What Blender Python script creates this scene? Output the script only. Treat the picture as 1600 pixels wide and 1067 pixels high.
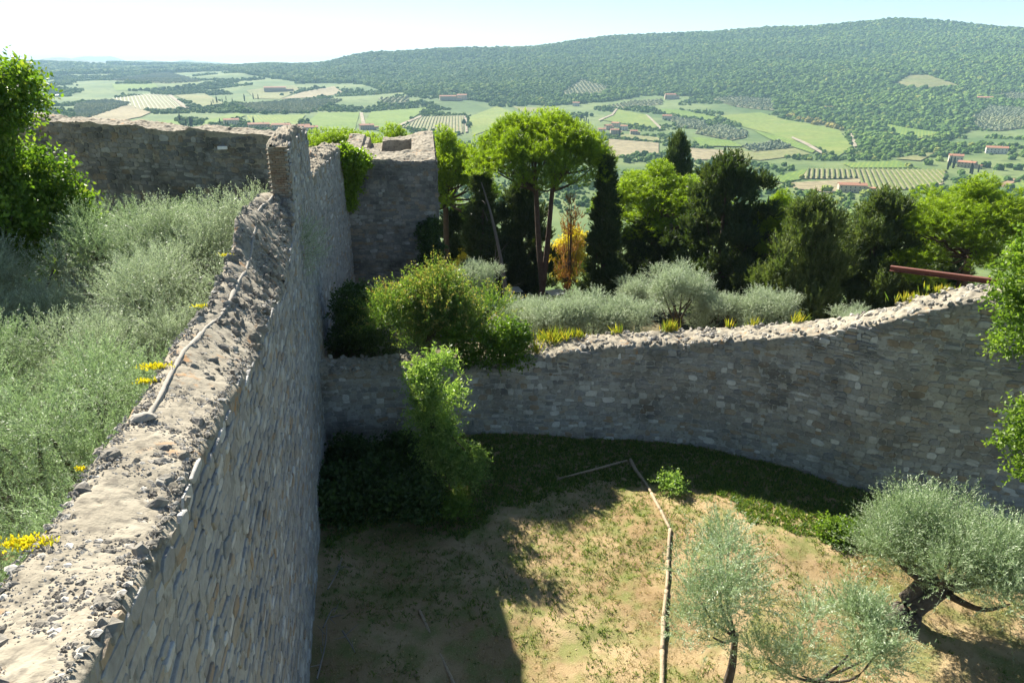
import bpy, bmesh, math, random
import numpy as np
from mathutils import Vector, Matrix
from mathutils.geometry import delaunay_2d_cdt
rad = math.radians
S = bpy.context.scene
for o in list(bpy.data.objects): bpy.data.objects.remove(o)

# ------------------------------------------------------------------ camera, sky, sun, exposure
F = 1100.0; PITCH = rad(21.0); CZ = 12.0          # focal length in photo pixels (1600 wide), downward pitch, eye height
cam = bpy.data.cameras.new('camera'); camo = bpy.data.objects.new('camera', cam); S.collection.objects.link(camo)
cam.sensor_width = 36.0; cam.lens = 36.0 * F / 1600.0; cam.clip_start = 0.1; cam.clip_end = 60000
camo.location = (0, 0, CZ); camo.rotation_euler = (rad(90) - PITCH, 0, 0); S.camera = camo
SUN_AZ, SUN_EL = rad(-31), rad(37)                 # azimuth from +Y towards +X
sunv = Vector((math.sin(SUN_AZ) * math.cos(SUN_EL), math.cos(SUN_AZ) * math.cos(SUN_EL), math.sin(SUN_EL)))
W = bpy.data.worlds.new('World'); S.world = W; W.use_nodes = True
nt = W.node_tree; sky = nt.nodes.new('ShaderNodeTexSky'); sky.sky_type = 'NISHITA'; sky.sun_disc = False
sky.sun_elevation = SUN_EL; sky.sun_rotation = SUN_AZ; sky.altitude = 300; sky.air_density = 0.8; sky.dust_density = 0.1; sky.ozone_density = 1.5
nt.nodes['Background'].inputs['Strength'].default_value = 0.05
nt.links.new(sky.outputs[0], nt.nodes['Background'].inputs['Color'])
sl = bpy.data.lights.new('sun', 'SUN'); sl.energy = 5.0; sl.angle = rad(0.53); sl.color = (1.0, 0.94, 0.83)
slo = bpy.data.objects.new('sun', sl); S.collection.objects.link(slo); slo.rotation_euler = sunv.to_track_quat('Z', 'Y').to_euler()
S.view_settings.view_transform = 'Standard'; S.view_settings.look = 'None'; S.view_settings.gamma = 1.0
S.view_settings.exposure = 1.58
S.cycles.use_denoising = True; S.cycles.max_bounces = 9; S.cycles.diffuse_bounces = 5; S.cycles.transmission_bounces = 5
S.cycles.volume_bounces = 1; S.cycles.sample_clamp_indirect = 6

# ------------------------------------------------------------------ helpers
C = S.collection
SP, CP = math.sin(PITCH), math.cos(PITCH)
def ray(px, py):
    u, v = px - 800.0, 533.5 - py
    return np.array([u, v * SP + F * CP, v * CP - F * SP])
def at_z(px, py, z):
    d = ray(px, py); t = (z - CZ) / d[2]; return d * t + np.array([0, 0, CZ])
def at_y(px, py, Y):
    d = ray(px, py); t = Y / d[1]; return d * t + np.array([0, 0, CZ])
def project(P):
    P = np.atleast_2d(P); q = P - np.array([0, 0, CZ])
    f = q[:, 1] * CP - q[:, 2] * SP; u = q[:, 1] * SP + q[:, 2] * CP
    f = np.where(f < 0.1, 0.1, f)
    return 800 + F * q[:, 0] / f, 533.5 - F * u / f, f

def _hash(i, j, k):
    n = (i * 374761393 + j * 668265263 + k * 2147483647 + 1013) & 0xffffffff
    n = ((n ^ (n >> 13)) * 1274126177) & 0xffffffff
    return ((n ^ (n >> 16)) & 0xffff) / 65535.0
def noise(P):
    P = np.asarray(P, float); i = np.floor(P).astype(np.int64); f = P - i; f = f * f * (3 - 2 * f)
    r = 0
    for a in (0, 1):
        for b in (0, 1):
            for c in (0, 1):
                w = (f[..., 0] if a else 1 - f[..., 0]) * (f[..., 1] if b else 1 - f[..., 1]) * (f[..., 2] if c else 1 - f[..., 2])
                r = r + w * _hash(i[..., 0] + a, i[..., 1] + b, i[..., 2] + c)
    return r * 2 - 1
def fbm(P, o=4, g=0.5):
    P = np.asarray(P, float); r = 0; a = 1.0
    for k in range(o): r = r + a * noise(P * 2 ** k + 17.3 * k); a *= g
    return r
def unit(v): return v / np.maximum(np.linalg.norm(v, axis=-1, keepdims=True), 1e-9)

def mesh(name, V, faces, mat=None, tint=None, smooth=False):
    """V (n,3); faces (m,k) int array or list of arrays"""
    me = bpy.data.meshes.new(name); V = np.asarray(V, np.float32)
    if not isinstance(faces, list): faces = [faces]
    faces = [np.asarray(f, np.int32) for f in faces if len(f)]
    me.vertices.add(len(V)); me.vertices.foreach_set('co', V.ravel())
    nl = sum(f.size for f in faces); npoly = sum(len(f) for f in faces)
    me.loops.add(nl); me.loops.foreach_set('vertex_index', np.concatenate([f.ravel() for f in faces]))
    me.polygons.add(npoly); st = []; a = 0
    for f in faces: st.append(a + np.arange(len(f)) * f.shape[1]); a += f.size
    me.polygons.foreach_set('loop_start', np.concatenate(st).astype(np.int32))
    me.polygons.foreach_set('use_smooth', np.full(npoly, smooth))
    if tint is not None:
        at = me.attributes.new('tint', 'FLOAT', 'POINT'); at.data.foreach_set('value', np.asarray(tint, np.float32))
    me.update(calc_edges=True)
    if mat: me.materials.append(mat)
    return me
def obj(name, me, parent=None, loc=None, rz=0.0, sc=None, **props):
    o = bpy.data.objects.new(name, me); C.objects.link(o)
    if parent is not None: o.parent = parent
    if loc is not None: o.location = [float(c) for c in loc]
    if rz: o.rotation_euler = (0, 0, rz)
    if sc is not None: o.scale = (sc, sc, sc) if np.isscalar(sc) else sc
    for k, v in props.items(): o[k] = v
    return o
def thing(name, label, category, loc=(0, 0, 0), rz=0.0, group=None, sc=None):
    o = obj(name, None, None, loc, rz, sc, label=label, category=category)
    if group: o['group'] = group
    return o
def grid_faces(n, m, off=0, closed=False):
    i = np.arange(n - 1)[:, None]; j = np.arange(m if closed else m - 1)[None, :]; j2 = (j + 1) % m
    return np.stack([i * m + j, i * m + j2, (i + 1) * m + j2, (i + 1) * m + j], -1).reshape(-1, 4) + off
class MB:
    def __init__(s): s.V = []; s.Fq = []; s.Ft = []; s.T = []; s.n = 0
    def add(s, V, q=None, t=None, tint=0.0):
        V = np.asarray(V, float); s.V.append(V); s.T.append(np.full(len(V), tint) if np.isscalar(tint) else tint)
        if q is not None and len(q): s.Fq.append(np.asarray(q) + s.n)
        if t is not None and len(t): s.Ft.append(np.asarray(t) + s.n)
        s.n += len(V)
    def box(s, x0, x1, y0, y1, z0, z1):
        V = [(x, y, z) for z in (z0, z1) for y in (y0, y1) for x in (x0, x1)]
        s.add(V, [(0, 2, 3, 1), (4, 5, 7, 6), (0, 1, 5, 4), (2, 6, 7, 3), (0, 4, 6, 2), (1, 3, 7, 5)])
    def tube(s, P, R, n=8, seed=0, rough=0.0, tint=0.0):
        P = np.asarray(P, float); R = np.asarray(R, float); m = len(P)
        T = unit(np.gradient(P, axis=0)); ref = np.where(np.abs(T[:, 2:3]) > 0.9, [[1., 0, 0]], [[0, 0, 1.]])
        A = unit(np.cross(T, ref)); B = np.cross(T, A); th = np.linspace(0, 2 * np.pi, n, endpoint=False)
        rr = R[:, None] * (1 + rough * fbm(np.stack(np.broadcast_arrays(np.cos(th)[None] * 1.5, np.sin(th)[None] * 1.5, np.arange(m)[:, None] * 0.35 + seed * 7.7), -1), 2))
        V = P[:, None] + rr[..., None] * (np.cos(th)[None, :, None] * A[:, None] + np.sin(th)[None, :, None] * B[:, None])
        V = np.concatenate([V.reshape(-1, 3), P[:1], P[-1:]])
        k = np.arange(n); k2 = (k + 1) % n; L = (m - 1) * n
        t = np.concatenate([np.stack([k2, k, np.full(n, m * n)], -1), np.stack([L + k, L + k2, np.full(n, m * n + 1)], -1)])
        s.add(V, grid_faces(m, n, 0, True), t, tint)
    def me(s, name, mat, smooth=False):
        f = []
        if s.Fq: f.append(np.concatenate(s.Fq))
        if s.Ft: f.append(np.concatenate(s.Ft))
        return mesh(name, np.concatenate(s.V), f, mat, np.concatenate(s.T), smooth)
def curve_pts(pts, n=10):
    pts = np.asarray(pts, float); t = np.linspace(0, len(pts) - 1, n); i = np.arange(len(pts))
    out = np.stack([np.interp(t, i, pts[:, k]) for k in range(pts.shape[1])], -1)
    k = np.array([.25, .5, .25])
    for _ in range(2):
        sm = out.copy(); sm[1:-1] = .25 * out[:-2] + .5 * out[1:-1] + .25 * out[2:]; out = sm
    return out
def inpoly(x, y, poly):
    r = np.zeros(np.shape(x), bool); n = len(poly)
    for i in range(n):
        x0, y0 = poly[i]; x1, y1 = poly[(i + 1) % n]
        c = ((y0 > y) != (y1 > y)) & (x < (x1 - x0) * (y - y0) / ((y1 - y0) or 1e-9) + x0); r ^= c
    return r

# ------------------------------------------------------------------ materials
def newmat(name):
    m = bpy.data.materials.new(name); m.use_nodes = True; nt = m.node_tree; nt.nodes.clear()
    return m, nt, nt.nodes.new('ShaderNodeOutputMaterial')
def N(nt, typ, **kw):
    n = nt.nodes.new(typ)
    for k, v in kw.items():
        if k.startswith('i_'): n.inputs[k[2:].replace('_', ' ')].default_value = v
        else: setattr(n, k, v)
    return n
def ramp(nt, fac, stops, interp='LINEAR'):
    r = nt.nodes.new('ShaderNodeValToRGB'); e = r.color_ramp.elements; r.color_ramp.interpolation = interp
    while len(e) < len(stops): e.new(0.5)
    for k, (p, c) in enumerate(stops): e[k].position = p; e[k].color = (*c, 1)
    nt.links.new(fac, r.inputs[0]); return r.outputs[0]
def mixc(nt, fac, a, b, mode='MIX'):
    n = nt.nodes.new('ShaderNodeMix'); n.data_type = 'RGBA'; n.blend_type = mode
    for s, v in ((0, fac), (6, a), (7, b)):
        if hasattr(v, 'is_linked'): nt.links.new(v, n.inputs[s])
        elif s == 0: n.inputs[0].default_value = v
        else: n.inputs[s].default_value = (*v, 1)
    return n.outputs[2]
def coords(nt, kind='Object', scale=None):
    tc = nt.nodes.new('ShaderNodeTexCoord'); out = tc.outputs[kind]
    if scale:
        mp = nt.nodes.new('ShaderNodeMapping'); mp.inputs['Scale'].default_value = scale; nt.links.new(out, mp.inputs[0]); out = mp.outputs[0]
    return out
def geo_pos(nt): return nt.nodes.new('ShaderNodeNewGeometry').outputs['Position']
def tex(nt, vec, scale, detail=4, typ='ShaderNodeTexNoise', **kw):
    n = nt.nodes.new(typ); n.inputs['Scale'].default_value = scale
    if 'Detail' in n.inputs: n.inputs['Detail'].default_value = detail
    for k, v in kw.items(): setattr(n, k, v)
    nt.links.new(vec, n.inputs['Vector']); return n
def bump(nt, h, strength, dist):
    b = nt.nodes.new('ShaderNodeBump'); b.inputs['Strength'].default_value = strength; b.inputs['Distance'].default_value = dist
    nt.links.new(h, b.inputs['Height']); return b.outputs[0]
def finish(nt, out, col, rough=0.9, nrm=None, spec=0.25, metal=0.0):
    p = nt.nodes.new('ShaderNodeBsdfPrincipled'); p.inputs['Roughness'].default_value = rough
    p.inputs['Specular IOR Level'].default_value = spec; p.inputs['Metallic'].default_value = metal
    if hasattr(col, 'is_linked'): nt.links.new(col, p.inputs['Base Color'])
    else: p.inputs['Base Color'].default_value = (*col, 1)
    if nrm is not None: nt.links.new(nrm, p.inputs['Normal'])
    nt.links.new(p.outputs[0], out.inputs[0]); return p
def rnd_tint(nt):
    a = nt.nodes.new('ShaderNodeAttribute'); a.attribute_name = 'tint'
    oi = nt.nodes.new('ShaderNodeObjectInfo')
    ad = N(nt, 'ShaderNodeMath', operation='ADD'); nt.links.new(a.outputs['Fac'], ad.inputs[0]); nt.links.new(oi.outputs['Random'], ad.inputs[1])
    fr = N(nt, 'ShaderNodeMath', operation='FRACT'); nt.links.new(ad.outputs[0], fr.inputs[0]); return fr.outputs[0]
def leafmat(name, cols, trans=0.35, rough=0.55, tcol=None, spec=0.3):
    """cols: ramp of real leaf colours over the per-leaf tint"""
    m, nt, out = newmat(name)
    a = nt.nodes.new('ShaderNodeAttribute'); a.attribute_name = 'tint'
    c = ramp(nt, a.outputs['Fac'], [(i / max(1, len(cols) - 1), k) for i, k in enumerate(cols)])
    p = nt.nodes.new('ShaderNodeBsdfPrincipled'); p.inputs['Roughness'].default_value = rough; p.inputs['Specular IOR Level'].default_value = spec
    nt.links.new(c, p.inputs['Base Color'])
    t = nt.nodes.new('ShaderNodeBsdfTranslucent')
    nt.links.new(mixc(nt, 1.0, c, tcol or (1.5, 1.6, 0.7), 'MULTIPLY'), t.inputs[0])
    mx = nt.nodes.new('ShaderNodeMixShader'); mx.inputs[0].default_value = trans
    nt.links.new(p.outputs[0], mx.inputs[1]); nt.links.new(t.outputs[0], mx.inputs[2]); nt.links.new(mx.outputs[0], out.inputs[0])
    return m
def simple(name, col, rough=0.9, ns=6.0, var=0.25, bs=0.3, bd=0.02, spec=0.25, metal=0.0, kind='Object'):
    m, nt, out = newmat(name); v = coords(nt, kind); n = tex(nt, v, ns, 6)
    c = mixc(nt, n.outputs[0], [k * (1 - var) for k in col], [min(1, k * (1 + var)) for k in col])
    finish(nt, out, c, rough, bump(nt, n.outputs[0], bs, bd), spec, metal); return m

def stone_mat(name, stops, dark=0.25, lichen=0.3):
    m, nt, out = newmat(name); r = rnd_tint(nt); pos = geo_pos(nt)
    c = ramp(nt, r, stops)
    n1 = tex(nt, pos, 14, 6); n2 = tex(nt, pos, 60, 4); n3 = tex(nt, pos, 0.9, 5)
    c = mixc(nt, ramp(nt, n1.outputs[0], [(0.3, (0, 0, 0)), (0.75, (1, 1, 1))]), mixc(nt, 1.0, c, (0.76, 0.75, 0.74), 'MULTIPLY'), c)
    c = mixc(nt, ramp(nt, n3.outputs[0], [(0.45, (0, 0, 0)), (0.68, (dark, dark, dark))]), c, (0.055, 0.055, 0.05))
    n4 = tex(nt, pos, 5.0, 5)
    c = mixc(nt, ramp(nt, n4.outputs[0], [(0.58, (0, 0, 0)), (0.66, (lichen, lichen, lichen))]), c, (0.50, 0.49, 0.44))
    finish(nt, out, c, 0.95, bump(nt, mixc(nt, 0.4, n1.outputs[0], n2.outputs[0]), 0.6, 0.02), 0.15); return m
STONE = [(0.0, (0.30, 0.30, 0.29)), (0.2, (0.41, 0.40, 0.37)), (0.4, (0.47, 0.45, 0.41)), (0.58, (0.36, 0.355, 0.34)), (0.70, (0.44, 0.39, 0.31)), (0.76, (0.40, 0.30, 0.20)), (0.80, (0.34, 0.34, 0.33)), (0.93, (0.56, 0.55, 0.51)), (1.0, (0.66, 0.65, 0.61))]
M_STONE = stone_mat('rubble_stone', STONE)
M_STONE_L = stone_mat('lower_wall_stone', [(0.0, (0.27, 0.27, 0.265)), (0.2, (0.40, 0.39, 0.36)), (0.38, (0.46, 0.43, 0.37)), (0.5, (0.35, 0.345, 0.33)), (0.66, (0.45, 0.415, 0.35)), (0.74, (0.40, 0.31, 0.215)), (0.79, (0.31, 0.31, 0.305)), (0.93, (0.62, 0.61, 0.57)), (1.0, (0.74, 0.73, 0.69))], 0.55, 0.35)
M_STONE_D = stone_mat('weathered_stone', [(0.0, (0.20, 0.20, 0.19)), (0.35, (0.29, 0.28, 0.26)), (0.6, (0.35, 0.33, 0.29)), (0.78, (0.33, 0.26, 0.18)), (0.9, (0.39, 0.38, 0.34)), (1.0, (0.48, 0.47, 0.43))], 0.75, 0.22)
M_BRICK = stone_mat('old_brick', [(0.0, (0.28, 0.19, 0.13)), (0.4, (0.33, 0.25, 0.17)), (0.7, (0.29, 0.25, 0.19)), (1.0, (0.40, 0.34, 0.26))], 0.4, 0.3)
def mortar_mat(name, a, b, pebble=True):
    m, nt, out = newmat(name); pos = geo_pos(nt)
    n1 = tex(nt, pos, 2.2, 8); n2 = tex(nt, pos, 40, 5); n3 = tex(nt, pos, 9, 6)
    c = mixc(nt, ramp(nt, n1.outputs[0], [(0.32, (0, 0, 0)), (0.68, (1, 1, 1))]), a, b)
    c = mixc(nt, ramp(nt, n3.outputs[0], [(0.5, (0, 0, 0)), (0.66, (0.6, 0.6, 0.6))]), c, (0.10, 0.09, 0.075))
    h = mixc(nt, 0.5, n2.outputs[0], n3.outputs[0])
    if pebble:
        v = tex(nt, pos, 24, typ='ShaderNodeTexVoronoi'); v.inputs['Randomness'].default_value = 1
        pe = ramp(nt, v.outputs['Distance'], [(0.22, (1, 1, 1)), (0.42, (0, 0, 0))])
        sel = ramp(nt, v.outputs['Color'], [(0.45, (0, 0, 0)), (0.6, (0.9, 0.9, 0.9))])
        f = mixc(nt, 1.0, pe, sel, 'MULTIPLY'); c = mixc(nt, f, c, (0.46, 0.425, 0.365))
        h = mixc(nt, 0.45, h, pe)
        n5 = tex(nt, pos, 1.7, 4)
        n6 = tex(nt, pos, 7.0, 4)
        rust = mixc(nt, 1.0, ramp(nt, n5.outputs[0], [(0.56, (0, 0, 0)), (0.66, (1, 1, 1))]), ramp(nt, n6.outputs[0], [(0.5, (0, 0, 0)), (0.62, (0.8, 0.8, 0.8))]), 'MULTIPLY')
        c = mixc(nt, rust, c, (0.42, 0.23, 0.10))
    finish(nt, out, c, 0.95, bump(nt, h, 1.0, 0.03), 0.1); return m
M_TOP = mortar_mat('weathered_mortar_top', (0.28, 0.248, 0.188), (0.38, 0.34, 0.262))
M_MORTAR = mortar_mat('joint_mortar', (0.36, 0.35, 0.32), (0.45, 0.435, 0.395), False)
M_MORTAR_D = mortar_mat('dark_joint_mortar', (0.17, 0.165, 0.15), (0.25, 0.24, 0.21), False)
M_STRIP = simple('pale_mortar', (0.34, 0.31, 0.26), ns=20, var=0.15)
M_BARK = simple('bark', (0.10, 0.075, 0.055), ns=9, var=0.5, bs=0.9, bd=0.05)
M_PBARK = simple('pine_bark', (0.105, 0.07, 0.052), ns=7, var=0.5, bs=0.9, bd=0.06)
M_OBARK = simple('olive_bark', (0.085, 0.07, 0.055), ns=9, var=0.6, bs=1.0, bd=0.05)
M_DEAD = simple('dead_wood', (0.22, 0.195, 0.165), ns=15, var=0.3)
M_LOG = simple('weathered_log', (0.36, 0.28, 0.185), ns=18, var=0.5, bs=1.0)
M_OLIVE = leafmat('olive_leaf', [(0.17, 0.205, 0.13), (0.32, 0.365, 0.245), (0.46, 0.505, 0.365), (0.68, 0.70, 0.58)], 0.3, 0.5, (1.0, 1.15, 0.85), 0.4)
M_OLIVEG = leafmat('olive_leaf_green', [(0.14, 0.19, 0.09), (0.26, 0.33, 0.18), (0.38, 0.45, 0.285), (0.58, 0.63, 0.48)], 0.3, 0.5, (1.0, 1.2, 0.8), 0.4)
M_PINE = leafmat('pine_needle', [(0.075, 0.125, 0.014), (0.14, 0.215, 0.018), (0.23, 0.32, 0.026), (0.34, 0.43, 0.04)], 0.45, 0.5, (1.5, 1.6, 0.5))
M_CYP = leafmat('cypress_leaf', [(0.026, 0.045, 0.015), (0.046, 0.074, 0.022), (0.072, 0.10, 0.032), (0.105, 0.125, 0.045)], 0.28, 0.6)
M_CYPG = leafmat('feathery_cypress_leaf', [(0.045, 0.075, 0.024), (0.08, 0.115, 0.034), (0.115, 0.15, 0.05), (0.16, 0.18, 0.07)], 0.32, 0.6)
M_BROAD = leafmat('broad_leaf', [(0.045, 0.10, 0.012), (0.085, 0.165, 0.018), (0.14, 0.23, 0.025), (0.22, 0.26, 0.04)], 0.45, 0.45)
M_BRIGHT = leafmat('bright_leaf', [(0.07, 0.14, 0.02), (0.12, 0.2, 0.03), (0.17, 0.26, 0.04), (0.22, 0.28, 0.06)], 0.45, 0.45)
M_SHRUB = leafmat('shrub_leaf', [(0.05, 0.11, 0.022), (0.10, 0.18, 0.036), (0.17, 0.25, 0.055), (0.36, 0.27, 0.11)], 0.38, 0.45)
M_ASH = leafmat('ash_leaf', [(0.09, 0.17, 0.045), (0.16, 0.26, 0.07), (0.24, 0.34, 0.10), (0.38, 0.44, 0.18)], 0.45, 0.4)
M_IVY = leafmat('ivy_leaf', [(0.02, 0.045, 0.012), (0.04, 0.08, 0.018), (0.065, 0.11, 0.025), (0.09, 0.14, 0.03)], 0.25, 0.4)
M_LIME = leafmat('lime_ivy_leaf', [(0.10, 0.17, 0.015), (0.16, 0.25, 0.02), (0.22, 0.33, 0.03), (0.27, 0.36, 0.04)], 0.45, 0.45)
M_YEL = leafmat('yellow_fern', [(0.10, 0.17, 0.025), (0.20, 0.24, 0.03), (0.36, 0.33, 0.035), (0.42, 0.31, 0.06)], 0.4, 0.5)
M_SEDUM = leafmat('sedum_flower', [(0.25, 0.27, 0.03), (0.5, 0.44, 0.03), (0.68, 0.56, 0.03), (0.72, 0.58, 0.05)], 0.3, 0.5)
M_AUTUMN = leafmat('autumn_leaf', [(0.35, 0.28, 0.03), (0.5, 0.4, 0.05), (0.6, 0.48, 0.06), (0.55, 0.35, 0.06)], 0.45, 0.5)
M_RUST = leafmat('dead_needle', [(0.14, 0.06, 0.025), (0.24, 0.11, 0.04), (0.32, 0.16, 0.06), (0.36, 0.2, 0.08)], 0.3, 0.6)
M_WEED = leafmat('weed', [(0.05, 0.10, 0.018), (0.085, 0.155, 0.025), (0.14, 0.21, 0.04), (0.24, 0.26, 0.06)], 0.35, 0.5)
M_STRAW = leafmat('dry_grass', [(0.16, 0.17, 0.06), (0.27, 0.22, 0.11), (0.36, 0.27, 0.14), (0.46, 0.36, 0.2)], 0.25, 0.6)

# ------------------------------------------------------------------ large land: one polar sheet
RK = np.array([30, 45, 65, 120, 250, 400, 550, 700, 900, 1100, 1300, 1500, 1900, 2300, 2900, 3600, 4500, 6000, 8000, 14000.])
NEARZ = [-2.6, -3.4, -6, -24, -54, -78]
def slopes(nearz, rest): return np.concatenate([(np.array(nearz) - CZ) / RK[:6], rest])
cols = {  # photo column -> Z/r (seen from the eye) at 550 m and beyond
    0:    [-.150, -.112, -.082, -.066, -.056, -.048, -.035, -.025, -.014, -.005, .003, .0085, .004, -.004],
    250:  [-.150, -.112, -.082, -.066, -.056, -.048, -.035, -.025, -.014, -.005, .003, .0080, .004, -.004],
    450:  [-.165, -.125, -.090, -.072, -.059, -.050, -.034, -.022, -.008, .006, .002, .0000, -.005, -.010],
    600:  [-.180, -.140, -.102, -.080, -.065, -.054, -.034, -.017, .003, .021, .008, .000, -.005, -.010],
    800:  [-.188, -.148, -.112, -.088, -.071, -.058, -.034, -.014, .008, .027, .012, .000, -.005, -.010],
    1000: [-.190, -.150, -.115, -.091, -.074, -.061, -.034, -.011, .015, .042, .022, .005, -.005, -.010],
    1200: [-.190, -.150, -.115, -.092, -.075, -.062, -.033, -.008, .019, .048, .026, .005, -.005, -.010],
    1400: [-.190, -.150, -.115, -.092, -.075, -.062, -.032, -.008, .021, .0525, .030, .010, -.005, -.010],
    1600: [-.190, -.150, -.115, -.092, -.075, -.062, -.033, -.009, .017, .044, .026, .008, -.005, -.010]}
AZK = np.array([math.atan2(x - 800, 1160) for x in cols]); SK = np.stack([slopes(NEARZ, v) for v in cols.values()])
LR = np.log(RK)
AZ = np.concatenate([np.arange(-180, -46, 6), np.arange(-46, 46.01, 0.4), np.arange(52, 181, 6)]) * math.pi / 180
RG = np.exp(np.concatenate([np.linspace(math.log(22), math.log(450), 60, endpoint=False), np.linspace(math.log(450), math.log(4200), 170, endpoint=False), np.linspace(math.log(4200), math.log(14000), 30)]))
def slope_tab(az, lr):
    az = np.clip(az, AZK[0], AZK[-1]); lr = np.clip(lr, LR[0], LR[-1])
    i = np.clip(np.searchsorted(AZK, az) - 1, 0, len(AZK) - 2); f = (az - AZK[i]) / (AZK[i + 1] - AZK[i]); f = f * f * (3 - 2 * f)
    j = np.clip(np.searchsorted(LR, lr) - 1, 0, len(LR) - 2); g = (lr - LR[j]) / (LR[j + 1] - LR[j])
    return (SK[i, j] * (1 - g) + SK[i, j + 1] * g) * (1 - f) + (SK[i + 1, j] * (1 - g) + SK[i + 1, j + 1] * g) * f
A2, R2 = np.meshgrid(AZ, RG); X2, Y2 = R2 * np.sin(A2), R2 * np.cos(A2)
H2 = slope_tab(A2, np.log(R2)) * R2 + CZ
amp = np.interp(R2, [300, 700, 1500, 2500, 4000, 9000], [0, 2.0, 5, 14, 10, 30])
H2 = H2 + amp * fbm(np.stack([X2 / 420, Y2 / 420, 0 * X2], -1), 4)
H2 = np.where(R2 < 45, np.minimum(H2, -2.6 - .05 * (R2 - 30)), H2); LRG = np.log(RG)
def ground_z(x, y):
    az = np.arctan2(x, y); lr = np.log(np.maximum(np.hypot(x, y), RG[0] + .01))
    i = np.clip(np.searchsorted(AZ, az) - 1, 0, len(AZ) - 2); j = np.clip(np.searchsorted(LRG, lr) - 1, 0, len(RG) - 2)
    f = (az - AZ[i]) / (AZ[i + 1] - AZ[i]); r = np.exp(lr); g = np.clip((r - RG[j]) / (RG[j + 1] - RG[j]), 0, 1)
    return (H2[j, i] * (1 - f) + H2[j, i + 1] * f) * (1 - g) + (H2[j + 1, i] * (1 - f) + H2[j + 1, i + 1] * f) * g
RFINE = np.exp(np.linspace(math.log(300), math.log(6000), 1200))
def land(px, py):
    """photo pixel -> point where that line of sight meets the land sheet"""
    d = ray(px, py); h = math.hypot(d[0], d[1]); s = d[2] / h; ux, uy = d[0] / h, d[1] / h
    z = ground_z(RFINE * ux, RFINE * uy); hit = np.nonzero((z - CZ) / RFINE >= s)[0]
    r = RFINE[hit[0]] if len(hit) else 5500.0
    return np.array([r * ux, r * uy, float(ground_z(np.array([r * ux]), np.array([r * uy]))[0])])
m, nt_, out_ = newmat('valley_land'); pos = geo_pos(nt_)
n1 = tex(nt_, pos, 0.006, 6); n2 = tex(nt_, pos, 0.05, 5)
c = mixc(nt_, ramp(nt_, n1.outputs[0], [(0.4, (0, 0, 0)), (0.6, (1, 1, 1))]), (0.08, 0.13, 0.04), (0.15, 0.19, 0.065))
c = mixc(nt_, ramp(nt_, n2.outputs[0], [(0.5, (0, 0, 0)), (0.7, (0.6, 0.6, 0.6))]), c, (0.05, 0.08, 0.025))
finish(nt_, out_, c, 0.95, None, 0.1); M_LAND = m
obj('valley_terrain', mesh('valley_terrain', np.stack([X2, Y2, H2], -1).reshape(-1, 3), grid_faces(len(RG), len(AZ)), M_LAND, smooth=True), kind='structure')
M_FARH = simple('far_hill_cover', (0.06, 0.085, 0.04), ns=0.004, var=0.4, bs=0.0, kind='Object')
def far_ridge(r0, pts, depth, seed):
    a = np.radians(np.linspace(-60, 45, 220)); px = 800 + 1160 * np.tan(a)
    y = np.interp(px, [p[0] for p in pts], [p[1] for p in pts]); s = np.array([ray(800, yy)[2] / ray(800, yy)[1] for yy in y])
    top = r0 * s / np.cos(0) + CZ + 12 * fbm(np.stack([a * 60, 0 * a + seed, 0 * a], -1), 4)
    V = []
    for k, (dr, hz) in enumerate(((-depth, -90), (-depth * .6, None), (-depth * .25, None), (0, None), (depth * .6, -90))):
        fz = {1: .35, 2: .75, 3: 1.0}.get(k)
        z = np.full_like(a, -90.) if hz is not None else -90 + (top + 90) * fz * (1 + (0 if k == 3 else .12) * fbm(np.stack([a * 40, 0 * a + k, 0 * a + seed], -1), 3))
        V.append(np.stack([(r0 + dr) * np.sin(a), (r0 + dr) * np.cos(a), z], -1))
    obj('far_hills', mesh('far_hills', np.concatenate(V), grid_faces(5, 220), M_FARH, smooth=True), kind='structure')
far_ridge(7600, [(-900, 96), (60, 97), (100, 95), (200, 98), (280, 97), (300, 95), (340, 100), (380, 101), (430, 99), (520, 101), (700, 108), (2200, 112)], 1500, 3)
far_ridge(11000, [(-900, 96), (90, 98), (130, 94), (160, 91.5), (185, 92), (210, 97), (330, 99), (348, 98), (365, 101), (600, 108), (2200, 114)], 1500, 9)

# fields: sheets draped on the land
def fieldmat(name, a, b, stripe=None, sc=0.02):
    m, nt, out = newmat(name); pos = geo_pos(nt); n1 = tex(nt, pos, sc * .6, 8); n2 = tex(nt, pos, 0.12, 6)
    c = mixc(nt, ramp(nt, n1.outputs[0], [(0.35, (0, 0, 0)), (0.65, (1, 1, 1))]), a, b)
    c = mixc(nt, ramp(nt, n2.outputs[0], [(0.35, (.62, .62, .62)), (0.65, (1, 1, 1))]), (0, 0, 0), c)
    if stripe:
        ang, per, col = stripe
        mp = N(nt, 'ShaderNodeMapping'); mp.inputs['Rotation'].default_value = (0, 0, ang); nt.links.new(pos, mp.inputs[0])
        w = N(nt, 'ShaderNodeTexWave', wave_type='BANDS', bands_direction='X'); w.inputs['Scale'].default_value = 0.314 / per * 1.0
        w.inputs['Distortion'].default_value = 0.6; nt.links.new(mp.outputs[0], w.inputs[0])
        c = mixc(nt, ramp(nt, w.outputs['Fac'], [(0.35, (0, 0, 0)), (0.65, (.8, .8, .8))]), c, col)
    finish(nt, out, c, 0.95, None, 0.1); return m
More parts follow.
